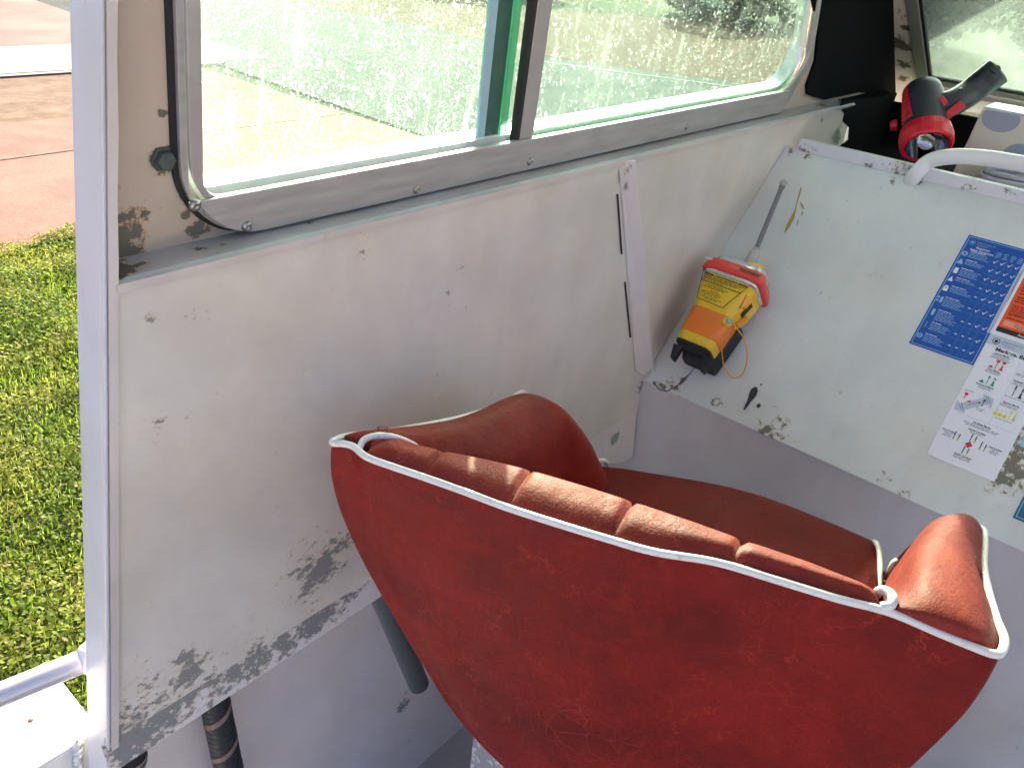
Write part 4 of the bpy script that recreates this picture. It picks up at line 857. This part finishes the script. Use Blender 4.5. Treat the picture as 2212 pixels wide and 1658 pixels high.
# right column
cx = .077; s.line(.062,.036,.062,.158,.0004,1,1); s.circ(cx-.002,.048,.0034,6,2); s.circ(cx-.002,.048,.0018,0,3); s.para(cx-.014,.054,.030,2,.0028,3,2,True)
s.text('Isolated Danger',cx+.002,.070,.0046,2,3,'CENTER',.0001); s.para(cx-.014,.072,.032,2,.0026,3,2,True); spar(cx-.004,.096,2,'dots'); spar(cx+.007,.096,2,'dots',.012); can(cx+.007,.0965,2); s.para(cx-.014,.099,.032,1,.0026,3,2,True)
s.text('Special Marks',cx+.001,.113,.0046,2,3,'CENTER',.0001); s.para(cx-.018,.115,.036,2,.0026,3,2,True)
for i, x in enumerate([-.014,-.007,0]): s.circ(cx+x,.136,.0034,7,2); s.line(cx+x-.0015,.1265,cx+x+.0015,.1295,.0006,7,2); s.line(cx+x+.0015,.1265,cx+x-.0015,.1295,.0006,7,2)
spar(cx+.007,.138,7,'x'); spar(cx+.014,.138,7,'x'); can(cx+.014,.1385,7); s.para(cx-.016,.142,.034,1,.0028,3,2,True)
s.line(.010,.158,WWF-.01,.158,.0004,1,1)
s.text('Cardinal Marks',.054,.166,.0046,2,3,'CENTER',.0001); s.para(.022,.168,.066,2,.0030,3,2,True)
s.text('North Cardinal',.052,.180,.0044,2,3,'CENTER',.0001); s.words(.040,.182,.026,.0017,3,2,True)
def card(x, y, n_): spar(x-.0035,y,2,'cone',.010); spar(x+.0035,y,2,'cone',.008); s.rect(x+.0024,y-.004,.0024,.003,7,3)
card(.052,.199,0); card(.028,.206,0); card(.070,.206,0); card(.050,.224,0); s.poly([(.050,.199),(.056,.205),(.050,.211),(.044,.205)],4,3)
for x, t_ in [(.013,'West Cardinal'),(.087,'East Cardinal')]: s.text(t_,x+.001,.196,.0036,2,3,'CENTER',.0001); s.para(x-.006,.198,.014,3,.0030,3,2,True)
s.text('South Cardinal',.050,.229,.0044,2,3,'CENTER',.0001); s.para(.035,.2305,.030,2,.0027,3,2,True)
s.build('buoy_chart', [SWh, SGR, SBK, SDG, SRD, SGN, SPK, SYE], 'white chart of coloured markers and buoys below the orange notice', 'sticker')
# teal sticker corner and the pale blue one at the frame's edge
Yt, Tt = st_of(2196,1100); s = Sheet(Yt, Tt-.035); s.rect(0,0,.14,.05,0,0); s.rect(.003,.003,.13,.0012,1); s.rect(.003,.003,.0012,.043,1); s.rect(.003,.0450,.13,.0012,1); s.rect(.012,.012,.04,.004,1); s.rect(.012,.020,.05,.003,1)
s.build('teal_sticker', [STE, SLB], 'dark teal sticker with pale border at the right edge below the buoy chart', 'sticker')
Yt, Tt = st_of(2209,950); s = Sheet(Yt, Tt-.010); s.rect(0,0,.10,.022,0,0); s.rect(.004,.006,.06,.003,1)
s.build('sky_blue_sticker', [plain('sticker_sky_blue', (.20,.50,.72), .4), SWh], 'small sky blue sticker right of the buoy chart', 'sticker')

# ================================================================== OUTSIDE
def ground_poly(name, pts, z, mat, label=None):
    mb = MB(); mb.add([A(x, y, z) for x, y in pts], [list(range(len(pts)))]); o = mb.build(name, mat); tag(o, label, kind='structure'); return o
n = NT('lawn_soil'); f = n.noise(1.2, 6, .7); f2 = n.noise(14, 6, .7); n.col(n.mix(n.ramp(n.math('ADD', n.math('MULTIPLY',f,.5), n.math('MULTIPLY',f2,.5)), .38,.62), (.010,.022,.005), (.028,.042,.010))); n.rough(.95); n.b.inputs['Specular IOR Level'].default_value = .05; n.bump(n.noise(30,6,.7), .8, .05); LAWN = n.m
ground_poly('lawn', [(-150,-150),(250,-150),(250,250),(-150,250)], GZ, LAWN)
def slabmat(name, c1, c2, sc=1.5):
    n = NT(name); n.col(n.mix(n.ramp(n.math('ADD', n.math('MULTIPLY',n.noise(sc,5,.6),.6), n.math('MULTIPLY',n.noise(sc*30,4),.4)), .4,.6), c1, c2)); n.rough(.95); n.b.inputs['Specular IOR Level'].default_value = .05; n.bump(n.noise(sc*60,4), .4, .01); return n.m
RP = slabmat('red_concrete', (.15,.075,.062), (.20,.11,.088)); TAN = slabmat('tan_gravel', (.085,.06,.042), (.15,.11,.08), 4); CON = slabmat('pale_concrete', (.36,.32,.27), (.44,.40,.34)); MUL = slabmat('brown_mulch', (.035,.014,.007), (.065,.030,.016), 3); DRV = slabmat('grey_driveway', (.018,.027,.027), (.038,.050,.050), 1)
def edgey(x, y, a=.12): return y+a*mnoise.noise((x*1.7, y, 0))
xs = np.linspace(-6, 7, 60)
mb = MB(); gl_ = [(x, edgey(x, 6.3-.06*(x-2)*0, .18)) for x in xs]
ground_poly('paved_path', [*gl_, (7,9.9), (-6,9.95)], GZ+.03, RP)
mb = MB()
for x0, y0, x1, y1 in [(-6,8.25,7,8.67)]:
    prism(mb, [A(x0,y0,GZ+.034), A(x1,y1,GZ+.034), A(x1,y1+.05,GZ+.034), A(x0,y0+.05,GZ+.034)], (0,0,.002))
for x in (-1.2, 3.6): prism(mb, [A(x,6.5,GZ+.0335), A(x+.02,6.5,GZ+.0335), A(x+.62,9.9,GZ+.0335), A(x+.6,9.9,GZ+.0335)], (0,0,.002))
o = mb.build('paving_joint', plain('joint_moss', (.05,.035,.015), .95)); tag(o, kind='structure')
ground_poly('gravel_strip', [(-6,9.951),(7,9.901),(7,12.3),(-6,12.3)], GZ+.026, TAN)
mb = MB(); box(mb, (-8,12.3,GZ), (7.5,12.42,GZ+.05)); o = mb.build('kerb', plain('dark_kerb', (.10,.09,.08), .9)); tag(o, kind='structure')
ground_poly('road', [(-8,12.421),(8.5,12.421),(8.5,30),(-8,30)], GZ+.02, slabmat('road_surface', (.10,.075,.07), (.15,.115,.10), .8))
ground_poly('footpath', [(-8,12.7),(8.5,12.6),(8.5,14.6),(-8,14.9)], GZ+.026, CON)
ground_poly('driveway', [(5.2,-8),(14.9,-8),(16.0,6.5),(14.0,10.9),(14.5,14.5),(13.5,30),(8.6,30),(7.001,6.0),(5.2,3.0)], GZ+.022, DRV)
ground_poly('mulch_bed', [(16.001,6.5),(26,6.5),(26.3,10.7),(27,14),(22,17.5),(20,30),(13.501,30),(14.501,14.5),(14.001,10.9)], GZ+.024, MUL)
mb = MB(); prism(mb, [A(13.2,10.9,GZ+.026), A(15.2,6.6,GZ+.026), A(15.28,6.6,GZ+.026), A(13.28,10.9,GZ+.026)], (0,0,.003)); o = mb.build('driveway_joint', plain('dark_joint', (.06,.06,.06), .9)); tag(o, kind='structure')
ground_poly('added_bounce_pad', [(-14,-14),(5.0,-14),(5.0,-1.9),(-2.6,-1.9),(-2.6,1.2),(-14,1.2)], GZ+.02, slabmat('bounce_pad_surface', (.50,.45,.40), (.60,.54,.48)))  # unseen pale ground, added to bounce sunlight into the cabin
# grass: leaves and blades on the lawn beside the boat
LEAF = NT('grass_leaf'); gi = LEAF.new('ShaderNodeNewGeometry'); rnd = gi.outputs['Random Per Island']
c_ = LEAF.mix(rnd, (.028,.070,.008), (.20,.29,.026)); c_ = LEAF.mix(LEAF.ramp(rnd,.90,.95), c_, (.22,.15,.08)); c_ = LEAF.mix(LEAF.ramp(LEAF.noise(2.4,4,.6),.45,.60,0,.75), c_, (.24,.25,.05))
LEAF.col(c_); LEAF.rough(.6); LEAF.b.inputs['Specular IOR Level'].default_value = .12
tl_ = LEAF.new('ShaderNodeBsdfTranslucent'); LEAF.set(tl_.inputs[0], LEAF.mix(.25, c_, (.40,.55,.06))); ms = LEAF.new('ShaderNodeMixShader'); ms.inputs[0].default_value = .6
LEAF.t.links.new(LEAF.b.outputs[0], ms.inputs[1]); LEAF.t.links.new(tl_.outputs[0], ms.inputs[2]); LEAF.t.links.new(ms.outputs[0], LEAF.out.inputs[0])
def grass(N, x0, x1, y0, y1, seed, wsc=1.):
    r = np.random.default_rng(seed); X = r.uniform(x0, x1, N); Y = r.uniform(y0, y1, N)
    dens = np.array([mnoise.noise((a*2.2, b*2.2, seed)) for a, b in zip(X, Y)])
    hmax = .025+.10*np.clip(dens+.30, 0, 1); H = r.uniform(.2, 1, N)*hmax
    blade = r.random(N) < .45
    L = np.where(blade, r.uniform(.03,.07,N), r.uniform(.012,.026,N))*wsc; Wd = np.where(blade, r.uniform(.0025,.005,N), L*.75)*wsc
    az = r.uniform(0, 2*np.pi, N); el = np.where(blade, r.uniform(.3,1.4,N), r.uniform(-.3,.8,N)); rl = r.uniform(-.6,.6,N)
    d = np.stack([np.cos(az)*np.cos(el), np.sin(az)*np.cos(el), np.sin(el)], 1); s_ = np.stack([-np.sin(az), np.cos(az), rl], 1); s_ /= np.linalg.norm(s_, axis=1)[:,None]
    P = np.stack([X, Y, GZ+np.where(blade, 0, H)], 1)
    a = P; b = P+d*(L*.5)[:,None]+s_*(Wd*.5)[:,None]; c = P+d*L[:,None]; e = P+d*(L*.5)[:,None]-s_*(Wd*.5)[:,None]
    return np.stack([a,b,c,e], 1).reshape(-1,3)
# wedge seen past the post plus a margin
V_ = np.concatenate([grass(120000, -1.2, 3.2, 1.6, 4.2, 1), grass(110000, -.8, 4.2, 4.2, 6.45, 2, 1.15)])
nf = len(V_)//4; me = bpy.data.meshes.new('grass'); me.vertices.add(len(V_)); me.vertices.foreach_set('co', V_.ravel()); me.loops.add(nf*4); me.loops.foreach_set('vertex_index', np.arange(nf*4))
me.polygons.add(nf); me.polygons.foreach_set('loop_start', np.arange(nf)*4); me.polygons.foreach_set('loop_total', np.full(nf, 4)); me.materials.append(LEAF.m); me.update(); me.validate()
go = bpy.data.objects.new('grass', me); link(go); tag(go, 'sunlit green grass and clover beside the boat', 'grass', kind='stuff')
# hedge and trees beyond
HL = NT('hedge_leaf'); rnd = HL.new('ShaderNodeNewGeometry').outputs['Random Per Island']; HL.col(HL.mix(rnd, (.010,.028,.006), (.04,.085,.015))); HL.rough(.7); HL.b.inputs['Specular IOR Level'].default_value = .1; HL = HL.m
def leafmass(N, c, r, sz, seed):
    g_ = np.random.default_rng(seed); c = np.array(c); r = np.array(r); out = []
    k = 14; cc = g_.normal(0, .45, (k,3))*r; cc[:,2] = np.abs(cc[:,2]); wr = g_.uniform(.3,.55,k)
    idx = g_.integers(0, k, N); dv = g_.normal(0,1,(N,3)); dv /= np.linalg.norm(dv,axis=1)[:,None]; rad = g_.uniform(.55,1,N)**.5
    P = c+cc[idx]+dv*(rad*wr[idx])[:,None]*r
    a = g_.normal(0,1,(N,3)); a /= np.linalg.norm(a,axis=1)[:,None]; b = np.cross(a, g_.normal(0,1,(N,3))); b /= np.linalg.norm(b,axis=1)[:,None]
    s_ = sz*g_.uniform(.6,1.3,N)[:,None]
    return np.stack([P-a*s_, P+b*s_*.6, P+a*s_, P-b*s_*.6], 1).reshape(-1,3)
def leaf_obj(name, V_, mat, parent):
    V_ = V_-np.array(parent.location); nf = len(V_)//4; me = bpy.data.meshes.new(name); me.from_pydata(V_.tolist(), [], [(4*i,4*i+1,4*i+2,4*i+3) for i in range(nf)]); me.materials.append(mat); return link(bpy.data.objects.new(name, me), parent)
BARK = plain('bark', (.09,.065,.045), .9, 0, .3, 20, .5)
for i, (x, y, rx, ry_, rz, lab, k) in enumerate([(29,15,2.6,2.6,1.8,'broad green shrub beyond the mulch, seen through the forward side pane','shrub'), (29.5,9,2.6,3.2,1.9,'green shrub nearest the cabin corner, seen through the side pane','shrub'), (31,3.0,2.2,3.4,2.6,'dark shrub straight ahead, seen through the windscreen','shrub'),
        (25,24,3,3,2.2,'green shrub beyond the aft end of the mulch bed','shrub')]):
    t = empty(k, (x, y, GZ)); tag(t, lab, k, 'shrubs beyond the driveway')
    leaf_obj('foliage', leafmass(9000, (x,y,GZ+.6), (rx,ry_,rz), .14, 40+i), HL, t)
    mb = MB()
    for q in range(4): a = q*1.6; tube(mb, [A(x,y,GZ), A(x+.3*math.cos(a),y+.3*math.sin(a),GZ+.6), A(x+.9*math.cos(a),y+.9*math.sin(a),GZ+1.6)], [.06,.045,.02], 7)
    mb.build('stem', BARK, t)
